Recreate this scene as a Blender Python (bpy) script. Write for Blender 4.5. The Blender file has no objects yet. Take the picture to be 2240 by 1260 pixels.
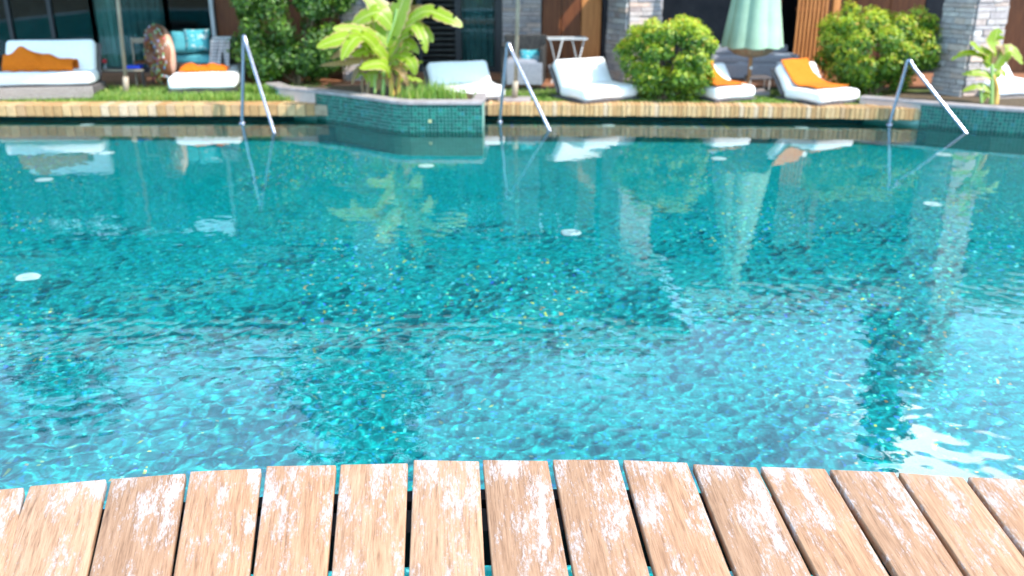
import bpy, bmesh, math, random
import numpy as np
from mathutils import Vector, Matrix
from math import radians as R, sin, cos, pi
random.seed(7); rng = np.random.default_rng(11)
S = bpy.context.scene; C = S.collection

# ------------------------------------------------------------------ camera, world, sun, exposure
CAM_H, TILT, LENS = 1.85, 19.95, 31.5
cd = bpy.data.cameras.new('camera'); cam = bpy.data.objects.new('camera', cd); C.objects.link(cam)
cam.location = (0, 0, CAM_H); cam.rotation_euler = (R(90 - TILT), 0, 0)
cd.lens = LENS; cd.sensor_width = 36; cd.clip_end = 3000; cd.clip_start = 0.05
cd.dof.use_dof = True; cd.dof.focus_distance = 3.1; cd.dof.aperture_fstop = 1.9; cd.dof.aperture_blades = 8
S.camera = cam

SUN_TO = Vector((0.72, -0.44, 0.86)).normalized()
elev = math.asin(SUN_TO.z); azim = math.atan2(SUN_TO.x, SUN_TO.y)
w = bpy.data.worlds.new('World'); S.world = w; w.use_nodes = True
nt = w.node_tree; nt.nodes.clear(); N = nt.nodes.new; L = nt.links.new
sky = N('ShaderNodeTexSky'); sky.sky_type = 'NISHITA'; sky.sun_disc = False
sky.sun_elevation = elev; sky.sun_rotation = azim; sky.air_density = 1.0; sky.dust_density = 1.6; sky.ozone_density = 1.6
tc = N('ShaderNodeTexCoord')
# added cloud veil, thinning towards the zenith, to brighten the sky mirrored in the water
mp = N('ShaderNodeMapping'); mp.inputs['Scale'].default_value = (2.2, 2.2, 5.0); mp.inputs['Location'].default_value = (0.35, 1.9, 0.55)
L(tc.outputs['Generated'], mp.inputs['Vector'])
nz = N('ShaderNodeTexNoise'); nz.inputs['Scale'].default_value = 1.5; nz.inputs['Detail'].default_value = 6; nz.inputs['Roughness'].default_value = 0.55
L(mp.outputs[0], nz.inputs['Vector'])
cr = N('ShaderNodeValToRGB'); cr.color_ramp.elements[0].position = 0.26; cr.color_ramp.elements[1].position = 0.54
cr.color_ramp.elements[0].color = (0, 0, 0, 1); cr.color_ramp.elements[1].color = (0.85, 0.85, 0.85, 1)
L(nz.outputs['Fac'], cr.inputs[0])
# added unseen bright cloud, placed for the pale glint it mirrors on the water
nv = N('ShaderNodeVectorMath'); nv.operation = 'NORMALIZE'; L(tc.outputs['Generated'], nv.inputs[0])
def glint_cloud_at(az, el, sx, sz, roll):
    mm = N('ShaderNodeMapping'); mm.vector_type = 'TEXTURE'
    d = Vector((sin(R(az)) * cos(R(el)), cos(R(az)) * cos(R(el)), sin(R(el))))
    q = d.to_track_quat('Y', 'Z').to_matrix().to_euler()
    mm.inputs['Location'].default_value = d
    m3 = d.to_track_quat('Y', 'Z').to_matrix() @ Matrix.Rotation(R(roll), 3, 'Y')
    mm.inputs['Rotation'].default_value = m3.to_euler()
    mm.inputs['Scale'].default_value = (sx, 0.5, sz)
    L(nv.outputs[0], mm.inputs['Vector'])
    ln = N('ShaderNodeVectorMath'); ln.operation = 'LENGTH'; L(mm.outputs[0], ln.inputs[0])
    n2 = N('ShaderNodeTexNoise'); n2.inputs['Scale'].default_value = 14; n2.inputs['Detail'].default_value = 5; L(nv.outputs[0], n2.inputs['Vector'])
    sm = N('ShaderNodeMath'); sm.operation = 'MULTIPLY_ADD'; sm.inputs[1].default_value = 1.5; L(n2.outputs['Fac'], sm.inputs[0]); L(ln.outputs['Value'], sm.inputs[2])
    mr = N('ShaderNodeMapRange'); mr.inputs[1].default_value = 1.72; mr.inputs[2].default_value = 1.45; L(sm.outputs[0], mr.inputs[0])
    return mr.outputs[0]
c1 = glint_cloud_at(33.5, 31.4, 0.20, 0.055, -30); c2 = glint_cloud_at(26.2, 27.6, 0.045, 0.024, -10)
mx = N('ShaderNodeMath'); mx.operation = 'MAXIMUM'; L(c1, mx.inputs[0]); L(c2, mx.inputs[1])
mixa = N('ShaderNodeMixRGB'); mixa.inputs['Color2'].default_value = (9.8, 15.8, 22.0, 1)
sz_ = N('ShaderNodeSeparateXYZ'); L(nv.outputs[0], sz_.inputs[0])
cz = N('ShaderNodeMapRange'); cz.inputs[1].default_value = .50; cz.inputs[2].default_value = .85; cz.inputs[3].default_value = 1.0; cz.inputs[4].default_value = .08; L(sz_.outputs['Z'], cz.inputs[0])
cm_ = N('ShaderNodeMath'); cm_.operation = 'MULTIPLY'; L(cr.outputs[0], cm_.inputs[0]); L(cz.outputs[0], cm_.inputs[1]); L(cm_.outputs[0], mixa.inputs['Fac']); L(sky.outputs[0], mixa.inputs['Color1'])
mixb = N('ShaderNodeMixRGB'); mixb.inputs['Color2'].default_value = (48, 50, 50, 1)
L(mx.outputs[0], mixb.inputs['Fac']); L(mixa.outputs[0], mixb.inputs['Color1'])
bg = N('ShaderNodeBackground'); bg.inputs['Strength'].default_value = 0.15; L(mixb.outputs[0], bg.inputs['Color'])
wo = N('ShaderNodeOutputWorld'); L(bg.outputs[0], wo.inputs['Surface'])

sd = bpy.data.lights.new('sun', 'SUN'); sd.energy = 5.0; sd.angle = R(0.53); sd.color = (1.0, 0.955, 0.89)
sun = bpy.data.objects.new('sun', sd); C.objects.link(sun); sun.location = SUN_TO * 30
sun.rotation_euler = SUN_TO.to_track_quat('Z', 'Y').to_euler()
sd.cycles.is_caustics_light = True

S.view_settings.view_transform = 'Standard'; S.view_settings.look = 'None'; S.view_settings.gamma = 1
S.view_settings.use_curve_mapping = False; S.view_settings.exposure = 0.68
S.render.engine = 'CYCLES'
cy = S.cycles; cy.max_bounces = 10; cy.transmission_bounces = 8; cy.transparent_max_bounces = 10; cy.diffuse_bounces = 3; cy.glossy_bounces = 4
cy.caustics_refractive = True; cy.caustics_reflective = False; cy.sample_clamp_indirect = 6; cy.blur_glossy = 0.5
cy.use_denoising = True
try: cy.denoiser = 'OPENIMAGEDENOISE'
except Exception: pass

# ------------------------------------------------------------------ helpers
TH = R(TILT); FOC = 2240 * LENS / 36
def ray(px, py):
    u = (px - 1120) / FOC; v = (py - 630) / FOC
    return Vector((u, cos(TH) - v * sin(TH), -sin(TH) - v * cos(TH)))
def on(px, py, z):                       # where the sight line meets the level z
    d = ray(px, py); t = (z - CAM_H) / d.z; return Vector((d.x * t, d.y * t, z))
def at(px, py, Y):                       # a spot at distance Y
    d = ray(px, py); t = Y / d.y; return Vector((d.x * t, Y, CAM_H + d.z * t))

def tag(o, label=None, cat=None, group=None, kind=None):
    if label: o['label'] = label
    if cat: o['category'] = cat
    if group: o['group'] = group
    if kind: o['kind'] = kind
    return o
def empty(name, loc=(0, 0, 0), rz=0):
    o = bpy.data.objects.new(name, None); C.objects.link(o); o.location = loc; o.rotation_euler = (0, 0, rz); o.empty_display_size = .1
    return o
def link(name, me, mat=None, parent=None, smooth=False):
    o = bpy.data.objects.new(name, me); C.objects.link(o)
    if mat is not None and not me.materials: me.materials.append(mat)
    if parent is not None: o.parent = parent
    if smooth:
        me.polygons.foreach_set('use_smooth', [True] * len(me.polygons))
    return o
def child(name, bm, mat, parent=None, smooth=False):
    me = bpy.data.meshes.new(name); bm.to_mesh(me); bm.free()
    return link(name, me, mat, parent, smooth)
def pyd(name, v, f, mat, parent=None, smooth=False):
    me = bpy.data.meshes.new(name); me.from_pydata([tuple(p) for p in v], [], [tuple(q) for q in f]); me.update()
    return link(name, me, mat, parent, smooth)
def box(bm, c, s, rz=0, bev=0, seg=2, M=None):
    r = bmesh.ops.create_cube(bm, size=1)
    vs = r['verts']
    m = Matrix.Translation(c) @ Matrix.Rotation(rz, 4, 'Z') @ Matrix.Diagonal((s[0], s[1], s[2], 1))
    if M is not None: m = M @ m
    bmesh.ops.transform(bm, matrix=m, verts=vs)
    if bev:
        es = list({e for v in vs for e in v.link_edges})
        bmesh.ops.bevel(bm, geom=es, offset=bev, segments=seg, profile=0.5, affect='EDGES')
    return bm
def B(c, s, rz=0, bev=0, seg=2): return box(bmesh.new(), c, s, rz, bev, seg)
def tube(bm, pts, rad, n=10, caps=True):
    pts = [Vector(p) for p in pts]; rings = []
    rs = rad if isinstance(rad, (list, tuple)) else [rad] * len(pts)
    up = None
    for i, p in enumerate(pts):
        a = pts[max(i - 1, 0)]; b = pts[min(i + 1, len(pts) - 1)]
        d = (b - a).normalized()
        if up is None:
            up = Vector((0, 0, 1)) if abs(d.z) < .9 else Vector((0, 1, 0))
        x = d.cross(up).normalized(); y = x.cross(d).normalized(); up = y
        rings.append([bm.verts.new(p + (x * cos(2 * pi * k / n) + y * sin(2 * pi * k / n)) * rs[i]) for k in range(n)])
    for a, b in zip(rings, rings[1:]):
        for k in range(n): bm.faces.new((a[k], a[(k + 1) % n], b[(k + 1) % n], b[k]))
    if caps:
        bm.faces.new(rings[0][::-1]); bm.faces.new(rings[-1])
    return bm
def smooth_path(pts, k=6):
    pts = [Vector(p) for p in pts]; out = []
    P = [pts[0]] + pts + [pts[-1]]
    for i in range(1, len(P) - 2):
        for j in range(k):
            t = j / k; a, b, c, d = P[i - 1:i + 3]
            out.append(.5 * ((2 * b) + (c - a) * t + (2 * a - 5 * b + 4 * c - d) * t * t + (3 * b - a - 3 * c + d) * t ** 3))
    out.append(pts[-1]); return out

def mat(name, col=(.5, .5, .5), rough=.6, metal=0, spec=.5, build=None):
    m = bpy.data.materials.new(name); m.use_nodes = True; t = m.node_tree
    p = t.nodes['Principled BSDF']; p.inputs['Base Color'].default_value = (*col, 1)
    p.inputs['Roughness'].default_value = rough; p.inputs['Metallic'].default_value = metal; p.inputs['Specular IOR Level'].default_value = spec
    if build: build(t, p)
    return m
def nn(t, k, **kw):
    n = t.nodes.new('ShaderNode' + k)
    for a, b in kw.items():
        if a in n.inputs: n.inputs[a].default_value = b
        else: setattr(n, a, b)
    return n
def ramp(t, fac, stops):
    r = t.nodes.new('ShaderNodeValToRGB'); e = r.color_ramp.elements
    while len(e) < len(stops): e.new(.5)
    for q, (p, c) in zip(e, stops): q.position = p; q.color = (*c, 1)
    t.links.new(fac, r.inputs[0]); return r.outputs[0]
def mixc(t, fac, a, b, mode='MIX'):
    m = t.nodes.new('ShaderNodeMixRGB'); m.blend_type = mode
    for k, v in (('Fac', fac), ('Color1', a), ('Color2', b)):
        if hasattr(v, 'links'): t.links.new(v, m.inputs[k])
        else: m.inputs[k].default_value = v if k == 'Fac' else (*v, 1)
    return m.outputs[0]
def coords(t, scale=(1, 1, 1), kind='Object', rnd=0):
    c = nn(t, 'TexCoord'); m = nn(t, 'Mapping'); m.inputs['Scale'].default_value = scale; t.links.new(c.outputs[kind], m.inputs[0])
    if rnd:
        o = nn(t, 'ObjectInfo'); v = nn(t, 'VectorMath', operation='SCALE'); v.inputs[0].default_value = (rnd, rnd * 1.7, rnd * .6)
        t.links.new(o.outputs['Random'], v.inputs['Scale']); t.links.new(v.outputs[0], m.inputs['Location'])
    return m.outputs[0]
def noise(t, vec, scale, detail=4, rough=.55):
    n = nn(t, 'TexNoise'); n.inputs['Scale'].default_value = scale; n.inputs['Detail'].default_value = detail; n.inputs['Roughness'].default_value = rough
    t.links.new(vec, n.inputs['Vector']); return n.outputs['Fac']
def bump(t, p, h, strength=.3, dist=.01):
    b = nn(t, 'Bump'); b.inputs['Strength'].default_value = strength; b.inputs['Distance'].default_value = dist
    t.links.new(h, b.inputs['Height']); t.links.new(b.outputs[0], p.inputs['Normal'])

# ------------------------------------------------------------------ materials
def _plank(t, p):
    v = coords(t, (1, 1, 1), rnd=40)
    gv = coords(t, (38, 2.2, 8), rnd=40); g = noise(t, gv, 2.2, 6, .65)
    gf = noise(t, coords(t, (160, 5, 30), rnd=40), 2, 5, .7)
    wood = ramp(t, g, [(.28, (.25, .135, .078)), (.45, (.39, .225, .132)), (.6, (.455, .275, .168)), (.75, (.51, .335, .215))])
    fine = ramp(t, gf, [(.30, (.35, .27, .22)), (.50, (1, 1, 1)), (1, (1, 1, 1))])
    wood = mixc(t, .8, wood, fine, 'MULTIPLY')
    # worn white coating, in flakes stretched along the grain
    big = noise(t, coords(t, (9, 2.4, 2), rnd=23), 1.7, 4, .6)
    fl = noise(t, coords(t, (70, 15, 12), rnd=31), 2.0, 10, .86)
    a = nn(t, 'Math', operation='MULTIPLY_ADD'); a.inputs[1].default_value = .70; t.links.new(big, a.inputs[0]); t.links.new(fl, a.inputs[2])
    # more of it left near the plank end (local y = 0)
    sep = nn(t, 'SeparateXYZ'); tcn = nn(t, 'TexCoord'); t.links.new(tcn.outputs['Object'], sep.inputs[0])
    mr = nn(t, 'MapRange'); mr.inputs[1].default_value = -.45; mr.inputs[2].default_value = 0; mr.inputs[3].default_value = 0; mr.inputs[4].default_value = .06
    t.links.new(sep.outputs['Y'], mr.inputs[0])
    s = nn(t, 'Math', operation='ADD'); t.links.new(a.outputs[0], s.inputs[0]); t.links.new(mr.outputs[0], s.inputs[1])
    msk = ramp(t, s.outputs[0], [(.985, (0, 0, 0)), (1.0, (0, 0, 0)), ])
    mr2 = nn(t, 'MapRange'); mr2.inputs[1].default_value = 0.905; mr2.inputs[2].default_value = 0.985; t.links.new(s.outputs[0], mr2.inputs[0])
    o = nn(t, 'ObjectInfo'); tone = ramp(t, o.outputs['Random'], [(0, (.80, .76, .74)), (.35, (.98, .90, .84)), (.7, (1, 1, 1)), (1, (1.0, .94, .90))])
    wood = mixc(t, 1, wood, tone, 'MULTIPLY')
    wh = ramp(t, gf, [(.30, (.33, .26, .235)), (.48, (.47, .40, .38)), (1, (.51, .445, .43))])
    kk = nn(t, 'Math', operation='MULTIPLY'); kk.inputs[1].default_value = .93; t.links.new(mr2.outputs[0], kk.inputs[0])
    col = mixc(t, kk.outputs[0], wood, wh)
    t.links.new(col, p.inputs['Base Color'])
    h = nn(t, 'Math', operation='MULTIPLY_ADD'); h.inputs[1].default_value = .6; t.links.new(mr2.outputs[0], h.inputs[0]); t.links.new(gf, h.inputs[2])
    bump(t, p, h.outputs[0], .55, .0015)
M_plank = mat('weathered_wood', rough=.75, spec=.25, build=_plank)

def _tile(t, p, sc=40.0, axes='floor'):
    v = coords(t, (1, 1, 1))
    if axes == 'wall':
        a_ = nn(t, 'SeparateXYZ'); b_ = nn(t, 'CombineXYZ'); t.links.new(v, a_.inputs[0]); t.links.new(a_.outputs['X'], b_.inputs['X']); t.links.new(a_.outputs['Z'], b_.inputs['Y']); v = b_.outputs[0]
    vo = nn(t, 'TexVoronoi', feature='F1', voronoi_dimensions='2D'); vo.distance = 'CHEBYCHEV'; vo.inputs['Scale'].default_value = sc; vo.inputs['Randomness'].default_value = 0.0
    t.links.new(v, vo.inputs['Vector'])
    sp = nn(t, 'SeparateColor'); t.links.new(vo.outputs['Color'], sp.inputs[0])
    c = ramp(t, sp.outputs[0], [(0, (.003, .22, .235)), (.25, (.004, .28, .295)), (.48, (.004, .33, .345)), (.70, (.005, .39, .405)), (.88, (.008, .47, .46)), (.93, (.006, .33, .52)), (.990, (.15, .66, .60))])
    c.node.color_ramp.interpolation = 'CONSTANT'
    # a few iridescent chips, their glints painted in as bright tile colours
    g = ramp(t, sp.outputs[1], [(0, (0, 0, 0)), (.938, (0, 0, 0)), (.943, (1, 1, 1))]); g.node.color_ramp.interpolation = 'CONSTANT'
    cl_ = noise(t, v, .55, 3, .6); cl_ = ramp(t, cl_, [(.46, (.03, .03, .03)), (.60, (1, 1, 1))]); g = mixc(t, 1, g, cl_, 'MULTIPLY')
    hue = ramp(t, sp.outputs[2], [(0, (.95, .80, .12)), (.14, (.12, .90, .55)), (.42, (.08, .28, .95)), (.66, (.92, .40, .15)), (.74, (.25, .80, .90))]); hue.node.color_ramp.interpolation = 'CONSTANT'
    c = mixc(t, g, c, hue)
    gr = ramp(t, vo.outputs['Distance'], [(.44, (0, 0, 0)), (.47, (1, 1, 1))])
    c = mixc(t, gr, c, (.008, .25, .25))
    t.links.new(c, p.inputs['Base Color'])
M_floor = mat('pool_mosaic', rough=.35, spec=.3, build=lambda t, p: _tile(t, p, 54))

def _mosaic(t, p):
    g = nn(t, 'NewGeometry')
    c = ramp(t, g.outputs['Random Per Island'], [(0, (.004, .07, .055)), (.3, (.006, .10, .075)), (.6, (.008, .13, .095)), (.85, (.012, .17, .12)), (.95, (.02, .17, .17)), (.99, (.4, .40, .20))])
    c.node.color_ramp.interpolation = 'CONSTANT'
    t.links.new(c, p.inputs['Base Color'])
M_mosaic = mat('glazed_mosaic', rough=.2, spec=.45, build=_mosaic)
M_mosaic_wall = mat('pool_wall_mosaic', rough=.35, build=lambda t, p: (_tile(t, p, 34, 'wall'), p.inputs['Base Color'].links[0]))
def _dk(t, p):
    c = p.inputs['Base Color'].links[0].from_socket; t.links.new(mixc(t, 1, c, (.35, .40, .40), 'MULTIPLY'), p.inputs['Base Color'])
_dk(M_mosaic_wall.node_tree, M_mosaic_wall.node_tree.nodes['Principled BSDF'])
M_grout = mat('tile_grout', (.18, .32, .27), .8)

def _water(t, p):
    t.nodes.remove(p); g = nn(t, 'BsdfRefraction'); g.inputs['Roughness'].default_value = 0; g.inputs['IOR'].default_value = 1.333
    g.inputs['Color'].default_value = (.80, .985, .98, 1)
    gl = nn(t, 'BsdfGlossy'); gl.inputs['Roughness'].default_value = 0; fr = nn(t, 'Fresnel'); fr.inputs[0].default_value = 1.42; m = nn(t, 'MixShader')
    t.links.new(fr.outputs[0], m.inputs[0]); t.links.new(g.outputs[0], m.inputs[1]); t.links.new(gl.outputs[0], m.inputs[2])
    t.links.new(m.outputs[0], t.nodes['Material Output'].inputs['Surface'])
M_water = mat('pool_water', build=_water)

def _leaf(t, p, stops, trans=.45, rough=.45):
    g = nn(t, 'NewGeometry'); c = ramp(t, g.outputs['Random Per Island'], stops)
    t.links.new(c, p.inputs['Base Color']); p.inputs['Roughness'].default_value = rough
    tr = nn(t, 'BsdfTranslucent'); c2 = mixc(t, 1, c, (1.5, 1.6, .55), 'MULTIPLY'); t.links.new(c2, tr.inputs[0])
    m = nn(t, 'MixShader'); m.inputs[0].default_value = trans
    t.links.new(p.outputs[0], m.inputs[1]); t.links.new(tr.outputs[0], m.inputs[2]); t.links.new(m.outputs[0], t.nodes['Material Output'].inputs['Surface'])
def leafmat(name, stops, trans=.4, rough=.42): return mat(name, build=lambda t, p: _leaf(t, p, stops, trans, rough))
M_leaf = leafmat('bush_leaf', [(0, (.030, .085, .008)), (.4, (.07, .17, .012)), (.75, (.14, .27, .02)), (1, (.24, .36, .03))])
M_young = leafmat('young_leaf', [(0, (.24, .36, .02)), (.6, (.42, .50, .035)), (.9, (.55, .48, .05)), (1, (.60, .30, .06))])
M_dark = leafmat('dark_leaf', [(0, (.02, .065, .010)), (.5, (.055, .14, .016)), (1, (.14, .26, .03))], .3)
M_grass = leafmat('grass_blade', [(0, (.09, .20, .03)), (.6, (.22, .36, .06)), (1, (.42, .46, .14))], .4, .6)
M_far = leafmat('tree_leaf', [(0, (.015, .04, .010)), (1, (.05, .10, .02))], .3)

def _banana(dry):
    def f(t, p):
        u = nn(t, 'UVMap'); sp = nn(t, 'SeparateXYZ'); t.links.new(u.outputs[0], sp.inputs[0])
        wv = nn(t, 'TexWave'); wv.inputs['Scale'].default_value = 9; wv.inputs['Distortion'].default_value = 1.2; t.links.new(u.outputs[0], wv.inputs['Vector']); wv.bands_direction = 'Y'
        nz = noise(t, coords(t, (1, 1, 1), 'UV'), 5, 5)
        if dry: a, b, c = (.30, .17, .07), (.42, .28, .13), (.20, .10, .04)
        else: a, b, c = (.12, .26, .016), (.30, .46, .022), (.50, .52, .05)
        col = mixc(t, nz, a, b); col = mixc(t, wv.outputs['Fac'], col, mixc(t, .5, col, c))
        ab = nn(t, 'Math', operation='SUBTRACT'); ab.inputs[1].default_value = .5; t.links.new(sp.outputs['X'], ab.inputs[0])
        a2 = nn(t, 'Math', operation='ABSOLUTE'); t.links.new(ab.outputs[0], a2.inputs[0])
        ad = nn(t, 'Math', operation='MULTIPLY_ADD'); ad.inputs[1].default_value = .35; t.links.new(nz, ad.inputs[0]); t.links.new(a2.outputs[0], ad.inputs[2])
        e = ramp(t, ad.outputs[0], [(.56, (0, 0, 0)), (.64, (1, 1, 1))])
        col = mixc(t, e, col, (.50, .36, .16))
        mid = ramp(t, a2.outputs[0], [(.02, (1, 1, 1)), (.04, (0, 0, 0))]); col = mixc(t, mid, col, (.52, .55, .18) if not dry else (.45, .32, .15))
        t.links.new(col, p.inputs['Base Color']); p.inputs['Roughness'].default_value = .4
        tr = nn(t, 'BsdfTranslucent'); c2 = mixc(t, 1, col, (1.5, 1.5, .6), 'MULTIPLY'); t.links.new(c2, tr.inputs[0])
        m = nn(t, 'MixShader'); m.inputs[0].default_value = .45
        t.links.new(p.outputs[0], m.inputs[1]); t.links.new(tr.outputs[0], m.inputs[2]); t.links.new(m.outputs[0], t.nodes['Material Output'].inputs['Surface'])
    return f
M_banana = mat('banana_leaf', build=_banana(False)); M_banana_dry = mat('dry_banana_leaf', build=_banana(True))

def noisy(name, a, b, scale=6, rough=.7, spec=.3, bs=0, bd=.005, stretch=(1, 1, 1), rnd=0, metal=0, lo=.35, hi=.65):
    def f(t, p):
        n = noise(t, coords(t, stretch, rnd=rnd), scale, 5, .6)
        t.links.new(ramp(t, n, [(lo, a), (hi, b)]), p.inputs['Base Color'])
        if bs: bump(t, p, n, bs, bd)
    return mat(name, rough=rough, spec=spec, metal=metal, build=f)
def per_object(name, stops, rough=.8, scale=30, var=.35, spec=.3, bs=.4):
    def f(t, p):
        o = nn(t, 'ObjectInfo'); c = ramp(t, o.outputs['Random'], stops)
        n = noise(t, coords(t, (1, 1, 1), rnd=9), scale, 5, .65); g = ramp(t, n, [(.3, (1 - var, 1 - var, 1 - var)), (.7, (1, 1, 1))])
        t.links.new(mixc(t, 1, c, g, 'MULTIPLY'), p.inputs['Base Color']); bump(t, p, n, bs, .004)
    return mat(name, rough=rough, spec=spec, build=f)
def per_island(name, stops, rough=.8, scale=30, var=.35):
    def f(t, p):
        o = nn(t, 'NewGeometry'); c = ramp(t, o.outputs['Random Per Island'], stops)
        n = noise(t, coords(t), scale, 5, .65); g = ramp(t, n, [(.3, (1 - var, 1 - var, 1 - var)), (.7, (1, 1, 1))])
        t.links.new(mixc(t, 1, c, g, 'MULTIPLY'), p.inputs['Base Color']); bump(t, p, n, .4, .004)
    return mat(name, rough=rough, build=f)
BRK = [(0, (.44, .24, .10)), (.3, (.54, .32, .14)), (.6, (.62, .40, .20)), (.85, (.48, .28, .14)), (1, (.66, .49, .33))]
M_brick = per_object('coping_brick', BRK, rough=.7, scale=18, var=.3)
M_mortar = noisy('coping_mortar', (.28, .20, .13), (.40, .30, .20), 12)
STN = [(0, (.42, .38, .37)), (.3, (.55, .46, .42)), (.5, (.33, .31, .33)), (.7, (.60, .44, .36)), (.85, (.62, .57, .54)), (1, (.36, .28, .26))]
M_stone = per_object('ledge_stone', STN, scale=14, bs=.8); M_stone_i = per_island('ledge_stone_upper', STN, scale=14)
M_joint = noisy('stone_joint', (.05, .045, .042), (.10, .09, .085), 20)
M_rim = noisy('rim_stone', (.26, .22, .215), (.37, .32, .31), 9, .6, bs=.2)
M_render = noisy('sand_render', (.47, .36, .31), (.55, .44, .38), 5, .85)
M_soil = noisy('soil', (.06, .04, .025), (.13, .09, .05), 22, .95, bs=.6, bd=.02)
M_lawn = noisy('lawn_ground', (.05, .085, .02), (.12, .15, .04), 8, .95, bs=.6, bd=.02)
M_black = mat('black_metal', (.012, .012, .014), .45)
M_gap = mat('black_steel_and_shade', (.010, .010, .012), .6, spec=.2)  # deck bearers; on the gutter strip it paints the shade below the coping
def _steel(t, p):
    n = noise(t, coords(t, (1, 1, .15)), 40, 3); t.links.new(ramp(t, n, [(.3, (.25, .26, .32)), (.7, (.36, .37, .44))]), p.inputs['Base Color'])
M_steel = mat('polished_steel', rough=.27, metal=1, build=_steel)
M_fabric_w = noisy('white_cushion_fabric', (.84, .83, .82), (.90, .885, .87), 30, .85, bs=.15, bd=.003)
M_towel = noisy('orange_towel', (.52, .105, .003), (.66, .15, .004), 60, .95, bs=.5, bd=.004)
M_towel_y = noisy('amber_towel', (.56, .13, .006), (.68, .18, .015), 60, .95, bs=.5, bd=.004)
M_wicker_g = noisy('grey_wicker', (.07, .06, .06), (.16, .14, .14), 50, .8, stretch=(1, 1, .2))
M_wicker_k = noisy('black_wicker', (.02, .018, .018), (.06, .055, .05), 50, .7, stretch=(1, 1, .2))
M_wicker_p = noisy('pale_wicker_strip', (.34, .28, .25), (.50, .43, .38), 50, .8)
M_grey_f = noisy('grey_fabric', (.24, .24, .27), (.32, .32, .35), 40, .9)
def _pattern(t, p):
    n = noise(t, coords(t), 14, 2); t.links.new(ramp(t, n, [(.56, (.05, .30, .35)), (.60, (.42, .50, .50))]), p.inputs['Base Color'])
M_teal_p = mat('teal_patterned_fabric', rough=.9, build=_pattern)
M_teal_f = noisy('teal_fabric', (.05, .25, .30), (.09, .34, .38), 30, .9)
def stripes(name, a, b, sc, axis=2):
    def f(t, p):
        s = nn(t, 'SeparateXYZ'); t.links.new(coords(t, (sc, sc, sc)), s.inputs[0])
        fr = nn(t, 'Math', operation='FRACT'); t.links.new(s.outputs[axis], fr.inputs[0])
        r = ramp(t, fr.outputs[0], [(0, a), (.5, b)]); r.node.color_ramp.interpolation = 'CONSTANT'; t.links.new(r, p.inputs['Base Color'])
    return mat(name, rough=.9, build=f)
M_stripe = stripes('teal_striped_fabric', (.55, .58, .58), (.08, .30, .35), 11)
M_stripe_g = stripes('grey_striped_throw', (.62, .60, .60), (.25, .24, .25), 22)
M_wood_d = noisy('brown_door_wood', (.12, .035, .012), (.22, .07, .022), 3, .5, stretch=(14, 14, 1), rnd=7)
M_wood_s = noisy('orange_slat_wood', (.46, .17, .05), (.62, .25, .08), 3, .55, stretch=(14, 14, 1), rnd=7)
M_wood_pole = noisy('parasol_wood', (.38, .20, .09), (.50, .28, .13), 4, .5, stretch=(8, 8, 1))
M_patio = per_object('patio_plank_wood', [(0, (.32, .13, .06)), (.5, (.42, .19, .10)), (1, (.36, .16, .09))], rough=.6, scale=8)
M_bronze = noisy('beige_metal_pole', (.32, .25, .18), (.40, .32, .24), 8, .45)
M_darkwall = noisy('charcoal_wall', (.018, .018, .022), (.035, .034, .038), 3, .8)
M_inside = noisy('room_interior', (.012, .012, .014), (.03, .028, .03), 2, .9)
M_curtain = noisy('pale_teal_curtain', (.28, .50, .45), (.36, .58, .52), 8, .9)
M_curtain_d = noisy('deep_teal_curtain', (.10, .20, .20), (.15, .27, .26), 8, .9)
M_canopy = noisy('mint_canvas', (.25, .36, .25), (.31, .43, .31), 4, .9)
M_plaster = noisy('cream_plaster', (.50, .44, .40), (.58, .52, .47), 3, .9)
M_roof = noisy('roof_grey', (.16, .15, .15), (.24, .22, .21), 4, .9)
M_paint_w = mat('white_painted_metal', (.60, .60, .60), .4)
M_white_pl = mat('white_plastic', (.85, .87, .87), .3)
M_icing = noisy('donut_icing', (.16, .055, .025), (.22, .08, .035), 5, .35)
M_dough = noisy('donut_dough', (.55, .30, .20), (.62, .38, .28), 5, .4)
M_sprk = per_island('sprinkle', [(0, (.75, .60, .05)), (.3, (.70, .08, .12)), (.5, (.08, .35, .65)), (.7, (.75, .75, .75)), (.9, (.15, .5, .15))], rough=.4)
M_bark = noisy('bark', (.14, .09, .05), (.26, .18, .11), 10, .9, stretch=(4, 4, 1), bs=.5)
M_bstem = noisy('banana_stem', (.40, .22, .05), (.60, .38, .10), 6, .7, stretch=(5, 5, 1))
M_bstem_g = noisy('banana_green_stem', (.22, .36, .10), (.34, .46, .16), 6, .6, stretch=(5, 5, 1))
M_red = mat('red_glass', (.55, .02, .03), .2); M_blue = mat('blue_plastic', (.02, .06, .6), .4)
def _glass(t, p):
    tr = nn(t, 'BsdfTransparent'); tr.inputs[0].default_value = (.72, .80, .79, 1); gl = nn(t, 'BsdfGlossy'); gl.inputs['Roughness'].default_value = .02
    fr = nn(t, 'Fresnel'); fr.inputs[0].default_value = 1.32; m = nn(t, 'MixShader'); t.links.new(fr.outputs[0], m.inputs[0]); t.links.new(tr.outputs[0], m.inputs[1]); t.links.new(gl.outputs[0], m.inputs[2])
    t.links.new(m.outputs[0], t.nodes['Material Output'].inputs['Surface'])
M_glass = mat('window_glass', build=_glass)

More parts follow.
